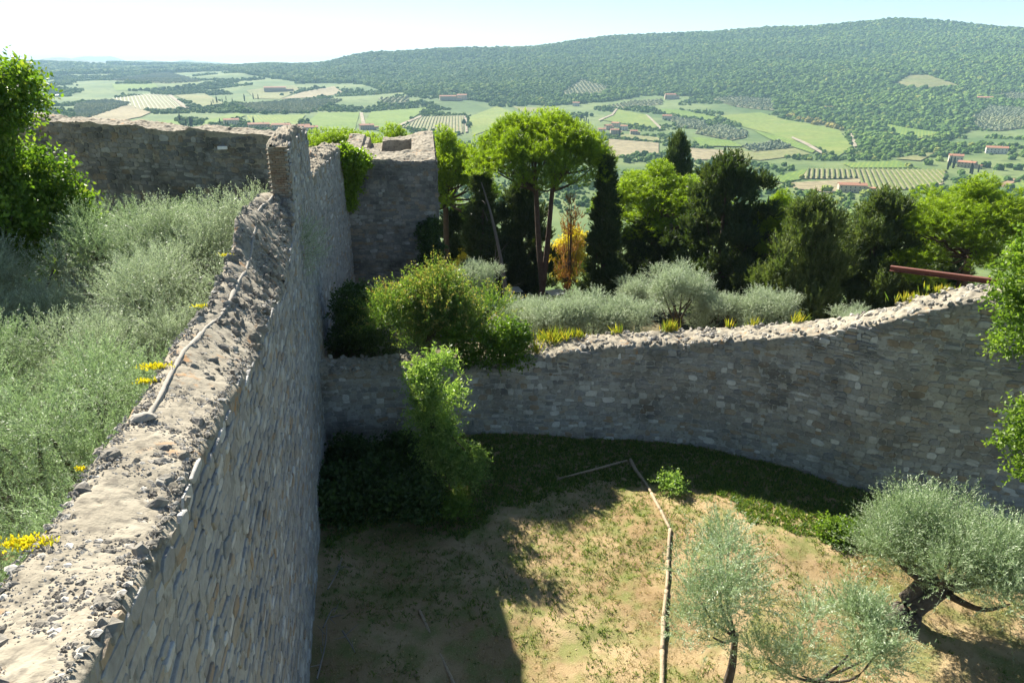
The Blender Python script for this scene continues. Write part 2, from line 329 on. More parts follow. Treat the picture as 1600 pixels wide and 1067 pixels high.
FM = {'vine': fieldmat('vineyard_soil', (0.30, 0.27, 0.15), (0.26, 0.26, 0.13)),
      'green': fieldmat('green_field', (0.15, 0.225, 0.035), (0.21, 0.27, 0.05), (0.5, 5.0, (0.10, 0.165, 0.035))),
      'green2': fieldmat('vine_field', (0.18, 0.235, 0.04), (0.27, 0.285, 0.065), (-0.4, 6.0, (0.115, 0.18, 0.045))),
      'yellow': fieldmat('dry_meadow', (0.19, 0.21, 0.075), (0.25, 0.24, 0.10)),
      'tan': fieldmat('stubble_field', (0.27, 0.23, 0.13), (0.32, 0.27, 0.155)),
      'grove': fieldmat('grove_soil', (0.24, 0.23, 0.13), (0.17, 0.19, 0.09)),
      'soil': fieldmat('ploughed_soil', (0.30, 0.19, 0.11), (0.34, 0.23, 0.14)),
      'path': fieldmat('dirt_track', (0.34, 0.29, 0.20), (0.38, 0.33, 0.24))}
FIELDS = [
 ('vine', [(1262, 265), (1478, 267), (1472, 289), (1421, 298), (1347, 297), (1343, 280), (1252, 281)]),
 ('tan', [(1236, 287), (1343, 281), (1345, 297), (1296, 303), (1240, 296)]),
 ('green', [(1196, 281), (1262, 265), (1250, 282), (1222, 287)]),
 ('green2', [(1124, 182), (1188, 177), (1222, 187), (1310, 204), (1332, 231), (1310, 246), (1276, 231), (1195, 208), (1165, 201)]),
 ('green', [(1175, 204), (1235, 219), (1276, 235), (1269, 241), (1202, 219)]),
 ('grove', [(1084, 209), (1124, 196), (1168, 208), (1165, 216), (1141, 221)]),
 ('green', [(1080, 216), (1141, 221), (1161, 231), (1094, 230)]),
 ('grove', [(1158, 230), (1222, 223), (1242, 231), (1178, 238)]),
 ('yellow', [(1134, 233), (1178, 239), (1242, 233), (1266, 242), (1188, 252), (1161, 249)]),
 ('tan', [(1078, 233), (1131, 236), (1131, 250), (1078, 252)]),
 ('yellow', [(1392, 135), (1420, 118), (1450, 118), (1505, 137), (1450, 140)]),
 ('grove', [(1521, 184), (1546, 167), (1600, 171), (1640, 196), (1560, 206), (1526, 203)]),
 ('grove', [(1540, 152), (1580, 146), (1640, 150), (1640, 164), (1590, 160)]),
 ('green', [(1374, 193), (1414, 201), (1472, 209), (1448, 219), (1397, 214)]),
 ('green', [(1495, 279), (1532, 272), (1583, 279), (1560, 288)]),
 ('soil', [(1560, 289), (1583, 281), (1595, 283), (1566, 294)]),
 ('green', [(1566, 295), (1597, 284), (1640, 288), (1640, 300)]),
 ('green', [(1316, 257), (1401, 253), (1438, 264), (1330, 264)]),
 ('yellow', [(1397, 250), (1465, 238), (1438, 253)]),
 ('vine', [(627, 200), (661, 184), (725, 182), (724, 210), (688, 209)]),
 ('green', [(567, 199), (580, 176), (671, 169), (627, 197), (594, 206)]),
 ('green2', [(732, 184), (776, 167), (813, 181), (789, 195), (739, 213)]),
 ('yellow', [(800, 167), (870, 171), (874, 177), (816, 176)]),
 ('grove', [(874, 149), (908, 125), (951, 137), (941, 150), (884, 152)]),
 ('grove', [(590, 155), (638, 152), (639, 160), (604, 164)]),
 ('green2', [(941, 189), (965, 172), (1009, 181), (1032, 203), (992, 197)]),
 ('tan', [(951, 219), (1029, 225), (1029, 243), (1009, 240), (950, 250)]),
 ('yellow', [(975, 211), (1030, 217), (1030, 223), (965, 216)]),
 ('green', [(1026, 171), (1060, 172), (1120, 184), (1110, 190), (1040, 178)]),
 ('grove', [(945, 168), (985, 160), (1035, 157), (1035, 164), (970, 170)]),
 ('grove', [(1112, 156), (1150, 152), (1205, 156), (1210, 174), (1150, 168)]),
 ('grove', [(1040, 182), (1100, 192), (1110, 204), (1060, 200)]),
 ('tan', [(120, 196), (168, 171), (203, 166), (236, 177), (220, 184), (168, 194)]),
 ('vine', [(171, 156), (233, 148), (262, 150), (288, 171), (220, 173)]),
 ('yellow', [(272, 150), (320, 147), (351, 164), (317, 169)]),
 ('green', [(174, 132), (242, 132), (249, 140), (181, 143)]),
 ('grove', [(174, 126), (262, 113), (314, 128), (262, 131)]),
 ('yellow', [(385, 142), (460, 134), (470, 142), (437, 156), (398, 155)]),
 ('tan', [(438, 156), (473, 145), (522, 136), (538, 147), (496, 153)]),
 ('grove', [(366, 165), (486, 157), (535, 157), (483, 177), (405, 177)]),
 ('green', [(320, 190), (372, 178), (385, 182), (314, 204)]),
 ('green2', [(386, 182), (478, 181), (463, 198), (389, 200)]),
 ('green', [(482, 190), (499, 177), (562, 176), (555, 203), (493, 204)]),
 ('green', [(203, 195), (275, 188), (285, 200), (205, 204)]),
 ('grove', [(118, 165), (165, 157), (205, 163), (150, 182), (118, 190)]),
 # dirt tracks
 ('path', [(1327, 206), (1331, 207), (1339, 231), (1333, 232)]), ('path', [(562, 178), (567, 178), (572, 200), (566, 200)]),
 ('path', [(1238, 216), (1262, 226), (1285, 240), (1283, 243), (1258, 229), (1236, 218)]),
 ('path', [(962, 172), (965, 172), (958, 182), (936, 191), (935, 189), (955, 181)]), ('path', [(1008, 180), (1013, 182), (1036, 203), (1031, 204)]),
 ('path', [(1470, 291), (1480, 287), (1425, 301), (1415, 303)]), ('path', [(725, 183), (729, 183), (731, 208), (727, 209)]),
 ('path', [(625, 199), (660, 184), (658, 182), (620, 198)]), ('path', [(262, 150), (268, 150), (296, 171), (289, 172)])]
fieldw = []
for fi, (kind, poly) in enumerate(FIELDS):
    dense = []
    for a, b in zip(poly, poly[1:] + poly[:1]):
        n = max(2, int(math.hypot(b[0] - a[0], b[1] - a[1]) / 6))
        dense += [(a[0] + (b[0] - a[0]) * k / n, a[1] + (b[1] - a[1]) * k / n) for k in range(n)]
    Wp = np.array([land(x, y) for x, y in dense])[:, :2]
    fieldw.append((kind, Wp))
    lo, hi = Wp.min(0), Wp.max(0); st = max(hi - lo) / 28
    gx, gy = np.meshgrid(np.arange(lo[0], hi[0], st), np.arange(lo[1], hi[1], st)); gx, gy = gx.ravel(), gy.ravel()
    k = inpoly(gx, gy, Wp); P = [Vector(p) for p in Wp] + [Vector((a, b)) for a, b in zip(gx[k], gy[k])]
    nb = len(Wp); r = delaunay_2d_cdt(P, [(i, (i + 1) % nb) for i in range(nb)], [], 1, 1e-4)
    V = np.array([(v.x, v.y) for v in r[0]]); fc = np.array([f for f in r[2] if len(f) == 3])
    if not len(fc): continue
    V = np.c_[V, ground_z(V[:, 0], V[:, 1]) + 0.9 + 0.12 * (fi % 7) + (0.9 if kind == 'path' else 0)]
    obj('dirt_track' if kind == 'path' else 'field', mesh('field', V, fc, FM[kind]), kind='structure')

# ------------------------------------------------------------------ foliage builders
def leaf_geo(P, D, L, Wd, rng, tri=False):
    n = len(P); L = np.broadcast_to(L, n)[:, None]; Wd = np.broadcast_to(Wd, n)[:, None]
    side = unit(np.cross(D, rng.normal(size=(n, 3))))
    if tri: return np.stack([P - side * Wd * .5, P + side * Wd * .5, P + D * L], 1).reshape(-1, 3), np.arange(3 * n).reshape(-1, 3)
    mid = P + D * L * 0.45
    V = np.stack([P, mid + side * Wd * .5, P + D * L, mid - side * Wd * .5], 1).reshape(-1, 3)
    return V, np.arange(4 * n).reshape(-1, 4)
def twigs(rng, lobes, n, per, tlen, llen, lw, up=0.5, spread=0.9, rnd=0.5, shell=0.45, stems=0.006, droop=0.0, lowcut=-0.6, tint_up=0.0, lobe_t=0.25, tri=False):
    """leafy twigs grown out of a set of lobes (x,y,z,r) -> V, F, tint"""
    lob = np.asarray(lobes, float); w = lob[:, 3] ** 2; k = rng.choice(len(lob), n, p=w / w.sum())
    d = unit(rng.normal(size=(int(n * 2.5), 3))); d = d[d[:, 2] > lowcut][:n]; n = len(d); k = k[:n]
    st = lob[k, :3] + d * lob[k, 3:4] * (rng.random((n, 1)) ** shell)
    dr = unit(d + np.array([0, 0, up]) + rng.normal(size=(n, 3)) * rnd)
    tl = tlen * rng.uniform(.55, 1.3, n)
    f = np.tile(np.linspace(0.08, 1, per), (n, 1)) + rng.uniform(-.04, .04, (n, per))
    P = st[:, None] + dr[:, None] * (f * tl[:, None])[..., None]; P[..., 2] -= droop * (f * tl[:, None]) ** 2
    perp = unit(np.cross(dr[:, None], rng.normal(size=(n, per, 3))))
    D = unit(dr[:, None] * (1 - spread * .55) + perp * spread)
    base = rng.random(len(lob))[k][:, None] * lobe_t + rng.random(n)[:, None] * (.55 - lobe_t * .5) + rng.random((n, per)) * (.45 - lobe_t * .5)
    tint = np.clip(base + tint_up * (f - .5), 0, 1)
    V, Q = leaf_geo(P.reshape(-1, 3), D.reshape(-1, 3), llen * rng.uniform(.7, 1.25, n * per), lw * rng.uniform(.8, 1.2, n * per), rng, tri)
    T = np.repeat(tint.ravel(), 3 if tri else 4)
    if stems:
        e = st + dr * tl[:, None]; e[:, 2] -= droop * tl ** 2; sd = unit(np.cross(dr, rng.normal(size=(n, 3)))) * stems
        SV = np.stack([st - sd, st + sd, e], 1).reshape(-1, 3)
        return V, Q, T, SV, np.arange(3 * n).reshape(-1, 3)
    return V, Q, T, None, None
def crown_mesh(name, mat, tw):
    mb = MB()
    for V, Q, T, SV, ST in ([tw] if isinstance(tw, tuple) else tw):
        mb.add(V, Q if Q.shape[1] == 4 else None, Q if Q.shape[1] == 3 else None, T)
        if SV is not None: mb.add(SV, None, ST, 0.15)
    return mb.me(name, mat)
def limbs(mb, rng, start, lobes, r0, r1=0.02, bend=0.3, n=8, sides=6):
    for i, l in enumerate(lobes):
        a = np.array(start); b = np.array(l[:3]); mid = (a + b) / 2 + rng.normal(size=3) * bend * np.array([1, 1, .4]); mid[2] -= .1 * np.linalg.norm(b - a)
        mb.tube(curve_pts([a, mid, b], n), np.linspace(r0, r1, n), sides, i, .15)
def build_olive(seed, R=2.2, H=4.0, ns=3000, per=15, mat=None, ll=0.075, lw=0.017, tl=0.55, trunk_h=1.3, trunk_r=0.2, lean=(0.1, 0.0), nl=18, up=0.9):
    rng = np.random.default_rng(seed); lob = []
    for i in range(nl):
        a = rng.uniform(0, 2 * np.pi); q = math.sqrt(rng.random()) * R * .78; r = R * rng.uniform(.18, .34)
        z = trunk_h + (H - trunk_h) * (.15 + .68 * (rng.random() ** .6) * math.sqrt(1 - .85 * (q / R) ** 2)); lob.append((q * math.cos(a) + lean[0], q * math.sin(a) + lean[1], z, r))
    crown = crown_mesh('olive_crown', mat or M_OLIVE, twigs(rng, lob, ns, per, tl, ll, lw, up=up, spread=.6, rnd=.35, shell=.5, stems=.005, lowcut=-.75))
    mb = MB(); top = np.array([lean[0], lean[1], trunk_h])
    mb.tube(curve_pts([(0, 0, -.3), (lean[0] * .2 + .06, lean[1] * .3, trunk_h * .5), top], 10), np.linspace(trunk_r * 1.35, trunk_r * .75, 10), 12, seed, .35)
    if trunk_r > .22:
        mb.tube(curve_pts([(-.16, .1, -.3), (-.1, .1, trunk_h * .5), top + [-.3, .1, .25]], 10), np.linspace(trunk_r, trunk_r * .5, 10), 10, seed + 3, .4)
    limbs(mb, rng, top - [0, 0, .08], lob[::2], trunk_r * .42, .018, .15)
    return mb.me('olive_trunk', M_OBARK, True), crown
def place(name, meshes, label, category, loc, rz=0.0, sc=1.0, group=None, pn=('trunk', 'crown')):
    t = thing(name, label, category, loc, rz, group, sc)
    for n, me in zip(pn, meshes):
        if me: obj(n, me, t)
    return t
def build_pine(seed, R=4.3, H=11.5, Hc=3.8, nt_=9500, per=17, fork=True, low=0.0, nl=130):
    rng = np.random.default_rng(seed); lob = []
    for i in range(nl):
        a = rng.uniform(0, 2 * np.pi); q = math.sqrt(rng.random()); z = H - .5 - (Hc * .55) * q ** 2.6 - rng.random() ** 1.6 * Hc * .36 * (1 - .5 * q) - low * rng.random() * q
        lob.append((R * .9 * q * math.cos(a), R * .9 * q * math.sin(a), z, R * rng.uniform(.13, .20)))
    crown = crown_mesh('pine_crown', M_PINE, twigs(rng, lob, nt_, per, .26, .20, .032, up=.75, spread=.8, rnd=.35, shell=.5, stems=.012, lowcut=-.35, tint_up=.35, lobe_t=.35, tri=True))
    mb = MB(); fk = H * (.16 if fork else .62)
    mb.tube(curve_pts([(0, 0, -.6), (.1, 0, fk * .5), (.25, .1, fk)], 12), np.linspace(.30, .21, 12), 10, seed, .15)
    tops = []
    for s in ((-1, 1) if fork else (0,)):
        tp = np.array([.25 + s * R * .13, .1, H - Hc * .75]); tops.append(tp)
        mb.tube(curve_pts([(.25, .1, fk - .2), (.25 + s * R * .07, .1, fk + (H - Hc - fk) * .5), tp], 8), np.linspace(.20, .13, 8), 8, seed + s, .15)
    for i, l in enumerate(lob[::3]):
        tp = tops[int(np.argmin([abs(l[0] - t[0]) for t in tops]))]; limbs(mb, rng, tp - [0, 0, rng.random() * 1.2], [l], .085, .02, .3, 7, 5)
    return mb.me('pine_trunk', M_PBARK, True), crown
def build_conifer(seed, H=9, R=1.2, nl=110, n=4200, per=11, mat=None, prof=None, tl=.4, ll=.15, lw=.04, up=1.2, trunk=.2, rough=.25):
    rng = np.random.default_rng(seed); lob = []; prof = prof or (lambda t: (1 - t) ** .7 * min(1, t * 6 + .25))
    for i in range(nl):
        t = rng.random() ** .9; a = rng.uniform(0, 2 * np.pi); r = R * prof(t) * (1 + rough * rng.normal()); q = r * (rng.random() ** .35)
        lob.append((q * math.cos(a), q * math.sin(a), .35 + t * (H - .6), max(.12, R * .22 * (1 - .5 * t) * rng.uniform(.7, 1.3))))
    crown = crown_mesh('conifer_crown', mat or M_CYP, twigs(rng, lob, n, per, tl, ll, lw, up=up, spread=.55, rnd=.3, shell=.5, stems=.01, lowcut=-.6, tri=True))
    mb = MB(); mb.tube(curve_pts([(0, 0, -.8), (.05, 0, H * .5), (0, 0, H * .93)], 10), np.linspace(trunk, .03, 10), 8, seed, .15)
    limbs(mb, rng, (0, 0, H * .3), lob[:14], trunk * .3, .015, .2, 6, 5)
    return mb.me('conifer_trunk', M_BARK, True), crown
def build_broad(seed, lobes, n, per, tl, ll, lw, mat, up=.3, trunk=((0, 0, -.4), (0, 0, 2)), r=.16, spread=.9, rnd=.5, droop=0.2, shell=.4, bark=None, tint_up=0.0, stems=.008):
    rng = np.random.default_rng(seed)
    crown = crown_mesh('leafy_crown', mat, twigs(rng, lobes, n, per, tl, ll, lw, up=up, spread=spread, rnd=rnd, shell=shell, droop=droop, tint_up=tint_up, stems=stems))
    mb = MB(); tr = curve_pts(trunk, 10); mb.tube(tr, np.linspace(r * 1.2, r * .6, 10), 9, seed, .2); limbs(mb, rng, tr[-1], lobes[::2], r * .5, .015, .25)
    return mb.me('broad_trunk', bark or M_BARK, True), crown

# ------------------------------------------------------------------ masonry builders
def stone_variants(n=14, seed=1):
    rng = np.random.default_rng(seed); out = []
    for i in range(n):
        m = 8; cut = rng.uniform(.08, .34, 8); q = []
        for a, (sx, sy) in enumerate(((1, 1), (-1, 1), (-1, -1), (1, -1))):
            p0, p1 = (sx * .5, sy * (.5 - cut[2 * a])), (sx * (.5 - cut[2 * a + 1]), sy * .5)
            q += [p0, p1] if sx * sy > 0 else [p1, p0]
        q = np.array(q) + rng.uniform(-.075, .075, (8, 2)); u, v = q[:, 0], q[:, 1]; V = []
        for nz, sc in ((-.6, 1.0), (.6, .98), (.95, .86)):
            V.append(np.stack([u * sc, v * sc, nz + rng.uniform(-.1, .1, m)], -1))
        V.append([[rng.uniform(-.1, .1), rng.uniform(-.1, .1), 1.0]]); V = np.concatenate(V)
        q = grid_faces(3, m, 0, True); t = np.stack([2 * m + np.arange(m), 2 * m + (np.arange(m) + 1) % m, np.full(m, 3 * m)], -1)
        out.append((V, q, t))
    return out
SV = stone_variants(); _stone_cache = {}
def rock_variants(n=12, seed=4):
    rng = np.random.default_rng(seed); out = []
    for i in range(n):
        m = 8; th = np.linspace(0, 2 * np.pi, m, endpoint=False) + rng.uniform(-.3, .3, m); k = .5 * rng.uniform(.62, 1.12, m); V = []
        for nz, sc in ((-.5, 1.05), (.35, .95), (.85, .6)): V.append(np.stack([k * np.cos(th) * sc * rng.uniform(.85, 1.1, m), k * np.sin(th) * sc * rng.uniform(.85, 1.1, m), nz + rng.uniform(-.28, .28, m)], -1))
        V.append([[rng.uniform(-.15, .15), rng.uniform(-.15, .15), rng.uniform(.7, 1.1)]]); V = np.concatenate(V)
        out.append((V, grid_faces(3, m, 0, True), np.stack([2 * m + np.arange(m), 2 * m + (np.arange(m) + 1) % m, np.full(m, 3 * m)], -1)))
    return out
SV = SV + rock_variants(); NF = 14
def stone_me(i, mat):
    if (i, mat.name) not in _stone_cache:
        V, q, t = SV[i]; _stone_cache[(i, mat.name)] = mesh('stone', V, [q, t], mat, np.zeros(len(V)))
    return _stone_cache[(i, mat.name)]
def lay_face(path, zb, zt, side, rng, ch=(.13, .26), sw=(.16, .5), depth=.05, skip=0.03, y_lim=None):
    """rubble courses on a vertical face over a plan polyline; returns stones (c, T, N, U, w, h, d)"""
    path = np.asarray(path, float); seg = np.linalg.norm(np.diff(path, axis=0), axis=1); cs = np.r_[0, np.cumsum(seg)]; L = cs[-1]
    st = []; z = min(zb(np.linspace(0, L, 60))) - .1; zmax = max(zt(np.linspace(0, L, 300)))
    while z < zmax:
        h = rng.uniform(*ch); s = rng.uniform(-.3, 0)
        wob = rng.uniform(0, 10)
        while s < L:
            w = rng.uniform(sw[0], sw[1]) * (1 if rng.random() > .15 else .6); sm = s + w / 2
            if 0 < sm < L:
                zc = z + h / 2 + .05 * float(noise(np.array([[sm * .5, z * .5, 0]]))[0])
                if zc > float(zb(np.array([sm]))[0]) - .1 and zc + h * .5 < float(zt(np.array([sm]))[0]) - .02 and rng.random() > skip:
                    i = min(len(seg) - 1, np.searchsorted(cs, sm) - 1); T = (path[i + 1] - path[i]) / seg[i]
                    p = path[i] + T * (sm - cs[i]); Nn = np.array([T[1], -T[0]]) * side
                    a = rng.normal() * .09; T3 = np.array([T[0] * math.cos(a), T[1] * math.cos(a), math.sin(a)]); N3 = np.array([Nn[0], Nn[1], 0.0]); U3 = np.cross(N3, T3)
                    if U3[2] < 0: U3 = -U3
                    rows = ((-.25, .5), (.25, .5)) if h > .17 and rng.random() < .4 else ((0, 1),)
                    for dz, hh in rows:
                        st.append((np.array([p[0], p[1], zc + dz * h]) + N3 * rng.uniform(-.02, .015), T3, N3, U3, w * 1.0, h * hh * rng.uniform(.9, 1.04), depth * rng.uniform(.6, 1.5)))
            s += w
        z += h
    return st
def set_stones(parent, st, mat, keep=300, name='stone', rng=None, origin=(0, 0, 0)):
    """largest in view as single parts, the rest joined"""
    org = np.array(origin, float); c = np.array([s[0] for s in st]); px, py, f = project(c)
    size = np.array([math.sqrt(s[4] * s[5]) for s in st]) / f * ((px > -20) & (px < 1620) & (py > -20) & (py < 1090))
    for s_i, s in enumerate(st):                     # stones of a face seen edge-on show less
        v = unit(np.array([0, 0, CZ]) - s[0]); size[s_i] *= math.sqrt(max(.02, abs(float(v @ s[2]))))
    order = np.argsort(-size); mb = MB()
    for rank, i in enumerate(order):
        p, T, Nn, U, w, h, d = st[i]; k = int(rng.integers(NF)) if name == 'stone' else NF + int(rng.integers(len(SV) - NF))
        if rank < keep:
            o = obj(name, stone_me(k, mat), parent)
            M = Matrix(((T[0] * w, U[0] * h, Nn[0] * d, p[0] - org[0]), (T[1] * w, U[1] * h, Nn[1] * d, p[1] - org[1]), (T[2] * w, U[2] * h, Nn[2] * d, p[2] - org[2]), (0, 0, 0, 1)))
            o.matrix_local = M
        else:
            V, q, t = SV[k]; mb.add(p - org + V[:, :1] * T * w + V[:, 1:2] * U * h + V[:, 2:3] * Nn * d, q, t, rng.random())
    if mb.n: obj(name + '_fill', mb.me(name + '_fill', mat), parent, kind='stuff')
def rough(P, amp, sc, o=4): return fbm(np.asarray(P) * sc, o) * amp

# ---- courtyard wall along the left: path, edges read off the photograph on its own plane
def wall_x(Y): return -1.98 - .2068 * Y
def on_plane(px, py, off):
    d = ray(px, py); t = (-1.98 - off) / (d[0] + .2068 * d[1]); return d[1] * t, d[2] * t + CZ
REDGE = [(107, 1064), (168, 977), (225, 889), (282, 790), (298, 736), (336, 668), (358, 616), (381, 580), (406, 544), (419, 486), (441, 456), (448, 413), (452, 386), (455, 366), (457, 330), (457.5, 310)]
LEDGE = [(8, 889), (76, 809), (149, 702), (176, 670), (225, 606), (259, 542), (300, 497), (313, 481), (336, 441), (352, 405), (363, 378), (367, 337), (397, 308)]
RE = np.array(sorted(on_plane(x, y, 0) for x, y in REDGE)); LE = np.array(sorted(on_plane(x, y, .97) for x, y in LEDGE))
def zr(Y): return np.interp(Y, np.r_[-6, RE[:, 0]], np.r_[RE[0, 1] + .1, RE[:, 1]])
def zl(Y): return np.interp(Y, np.r_[-6, LE[:, 0]], np.r_[LE[0, 1] + .1, LE[:, 1]])
Y_PIL, Y_STEP, Y_TOW = 19.4, 27.0, 36.0
PW = np.array([(wall_x(-1), -1), (wall_x(Y_STEP), Y_STEP), (-8.36, Y_TOW)]); sY = PW[:, 1]
LSEG = np.r_[0, np.cumsum(np.linalg.norm(np.diff(PW, axis=0), axis=1))]
def s2Y(s): return np.interp(s, LSEG, PW[:, 1])
def face_top(s):
    Y = s2Y(np.asarray(s, float))
    rz_ = np.interp(Y, [Y_PIL, 21, 24, Y_STEP], [10.15, 10.35, 10.3, 10.0]) + .06 * noise(np.stack([Y * 2.5, 0 * Y, 0 * Y], -1))
    lo = np.interp(Y, [Y_STEP, 28.5, 32, Y_TOW], [8.3, 8.35, 8.6, 8.55])
    return np.where(Y < Y_PIL, zr(Y), np.where(Y < Y_STEP, rz_, lo))
rngw = np.random.default_rng(5)
lw_ = thing('curtain_wall', 'tall rubble stone wall with broad lit top running past the olive terrace to the tower', 'stone wall', (0, 0, 0))
# core: left foot -> left edge -> top -> right edge -> foot, near part
def core(Y0, Y1, step, thick, ztl, ztr, zfoot_l, xoff=None, ntop=44, nside=26, seed=0, amp=.05, edge=.10):
    Ys = np.arange(Y0, Y1 + 1e-6, step); n = len(Ys); X0 = np.interp(Ys, PW[:, 1], PW[:, 0]); th = thick / math.cos(.204)
    jr = edge * fbm(np.stack([Ys * 1.6, 0 * Ys + seed, 0 * Ys], -1), 4); jl = edge * fbm(np.stack([Ys * 1.6, 0 * Ys + seed + 5, 0 * Ys], -1), 4)
    R = []
    a, b = ztl(Ys), ztr(Ys)
    for f in np.linspace(0, 1, 8)[:-1]: R.append(np.stack([X0 - th + jl * f, Ys, zfoot_l + (a - .06 - zfoot_l) * f], -1))
    for f in np.linspace(0, 1, ntop):
        zz = a + (b - a) * (f * .5 + .5 * f * f * (3 - 2 * f)); crown_ = -.10 * (abs(2 * f - 1) ** 6)
        R.append(np.stack([X0 - th + jl + (th - jl + jr + .004) * f, Ys, zz + crown_], -1))
    for f in np.linspace(0, 1, nside)[1:]: R.append(np.stack([X0 + .004 + jr * max(0, 1 - f * 8), Ys, b - .06 + (-.6 - b) * f], -1))
    V = np.stack(R, 1); top = slice(7, 7 + ntop); P = V[:, top].copy()
    dz = amp * fbm(P * 2.1 + seed, 5, .55) + amp * .7 * np.abs(fbm(P * 11.0 + 3, 3)) - amp * 1.3 * np.clip(fbm(P * 7.5 + 9, 3) - .42, 0, .4) * 2
    V[:, top, 2] += dz; V[:, 7 + ntop:, 0] += .015 * fbm(V[:, 7 + ntop:] * 2.0, 3)
    return V.reshape(-1, 3), grid_faces(n, V.shape[1])
def capzone(mats, V, F, n_cols):
    me = mesh('wall_core', V, F, mats[0], smooth=True); me.materials.append(mats[1]); m = n_cols - 1
    j = np.arange(len(F)) % m; idx = np.where((j >= 6) & (j < 7 + 44), 0, 1).astype(np.int32); me.polygons.foreach_set('material_index', idx); return me
nc = 7 + 44 + 25
V, Fc = core(-1.0, Y_PIL + .25, .028, .95, zl, zr, 3.0, amp=.017, edge=.022)
V[:, 2] += np.interp(V[:, 1], [10.5, 12.5, 18.5], [0, .03, .05]) * fbm(V * 3.1, 3) * (V[:, 2] > 6.5)
obj('wall_core', capzone((M_TOP, M_MORTAR), V, Fc, nc), lw_)
V, Fc = core(Y_PIL, Y_STEP, .07, .55, lambda Y: face_top((Y + 1) / math.cos(.204)) - .02, lambda Y: face_top((Y + 1) / math.cos(.204)), 3.0, seed=4, amp=.08)
obj('raised_wall_core', capzone((M_TOP, M_MORTAR), V, Fc, nc), lw_)
V, Fc = core(Y_STEP, Y_TOW + .3, .07, .95, lambda Y: np.interp(Y, [27, 32, 36], [8.5, 8.8, 8.7]), lambda Y: np.interp(Y, [27, 28.5, 32, 36], [8.3, 8.35, 8.6, 8.55]), 3.0, seed=8, amp=.10)
obj('rear_wall_core', capzone((M_TOP, M_MORTAR), V, Fc, nc), lw_)
mb = MB()                                             # solid end of the raised part towards the walkway
xe = wall_x(Y_PIL); mb.box(xe - .53, xe - .03, Y_PIL + .02, Y_PIL + .35, 8.0, 10.02); mb.box(wall_x(Y_STEP) - .53, wall_x(Y_STEP) - .03, Y_STEP - .3, Y_STEP - .02, 7.8, 9.9)
obj('end_core', mb.me('end_core', M_MORTAR), lw_)
# the stones of the courtyard face
st = lay_face(PW, lambda s: 0 * s - .3, face_top, 1, rngw, (.09, .25), (.13, .50), .024)
set_stones(lw_, st, M_STONE, 300, 'stone', rngw)
# bricks of the pillar end (facing the walkway and the terrace)
bi = 0
for k in range(29):
    z = 8.35 + k * .062
    for j in range(3):
        w = .165; x = xe - .53 + .09 + j * w - (.08 if k % 2 else 0)
        if x + w * .5 > xe - .02: w = .09
        mbk = MB(); jx, jy = rngw.uniform(-.012, .012, 2)
        mbk.box(-w / 2 + .005, w / 2 - .005, -.03 + jy, .08, -.026, .026); o = obj('brick', mbk.me('brick', M_BRICK), lw_, (x, Y_PIL, z)); o.rotation_euler = (0, 0, rngw.normal() * .03)
# capping stones bedded in the near top
def topz(Y, f): return zl(Y) + (zr(Y) - zl(Y)) * f
tops = []
for k in range(900):
    Y = 1.5 + (Y_PIL - 1.6) * rngw.random() ** .9; f = rngw.uniform(.03, .97); big = rngw.random() < (.14 if Y < 11 else .26)
    w = rngw.uniform(.04, .12) if not big else rngw.uniform(.12, .28); h = w * rngw.uniform(.5, .9); a = rngw.uniform(0, np.pi)
    tilt = unit(np.array([rngw.normal() * .25, rngw.normal() * .25, 1.0])); T = unit(np.cross(tilt, [math.cos(a), math.sin(a), 0])); U = np.cross(tilt, T)
    x = wall_x(Y) - .97 * (1 - f); tops.append((np.array([x, Y, topz(Y, f) - .015 - w * .05]), T, tilt, U, w, h, w * rngw.uniform(.15, .34) + (.04 if big and Y > 11 else 0)))
M_CAPS = stone_mat('capping_stone', [(0.0, (0.16, 0.15, 0.13)), (0.3, (0.26, 0.24, 0.20)), (0.6, (0.33, 0.30, 0.245)), (0.8, (0.20, 0.19, 0.165)), (1.0, (0.40, 0.37, 0.31))], .25, .4)
set_stones(lw_, tops, M_CAPS, 260, 'capping_stone', rngw)
npb = 11000; Yp = 1.6 + (Y_PIL - 1.7) * rngw.random(npb) ** 1.5; fp = rngw.uniform(.02, .97, npb); wp = rngw.uniform(.010, .026, npb) * (1 + 1.2 * (rngw.random(npb) < .12)); th = np.linspace(0, 2 * np.pi, 5, endpoint=False)[None] + rngw.uniform(0, 6, (npb, 1)); rr_ = wp[:, None] * rngw.uniform(.6, 1.2, (npb, 5))
cx_ = wall_x(Yp) - .97 * (1 - fp); cz_ = zl(Yp) + (zr(Yp) - zl(Yp)) * (fp * .5 + .5 * fp * fp * (3 - 2 * fp)); Vp = np.concatenate([np.stack([cx_[:, None] + rr_ * np.cos(th), Yp[:, None] + rr_ * np.sin(th), cz_[:, None] + 0 * th - .008], -1), np.stack([cx_, Yp, cz_ + wp * .22 + .003], -1)[:, None]], 1)
kf = np.arange(5); Fp = (np.stack([kf, (kf + 1) % 5, np.full(5, 5)], -1)[None] + 6 * np.arange(npb)[:, None, None]).reshape(-1, 3)
obj('pebble_bed', mesh('pebble_bed', Vp.reshape(-1, 3), Fp, stone_mat('pebble', [(0, (.20, .185, .155)), (.4, (.34, .31, .255)), (.7, (.48, .445, .38)), (1, (.60, .57, .50))], .1, .1), np.repeat(rngw.random(npb), 6)), lw_, kind='stuff')
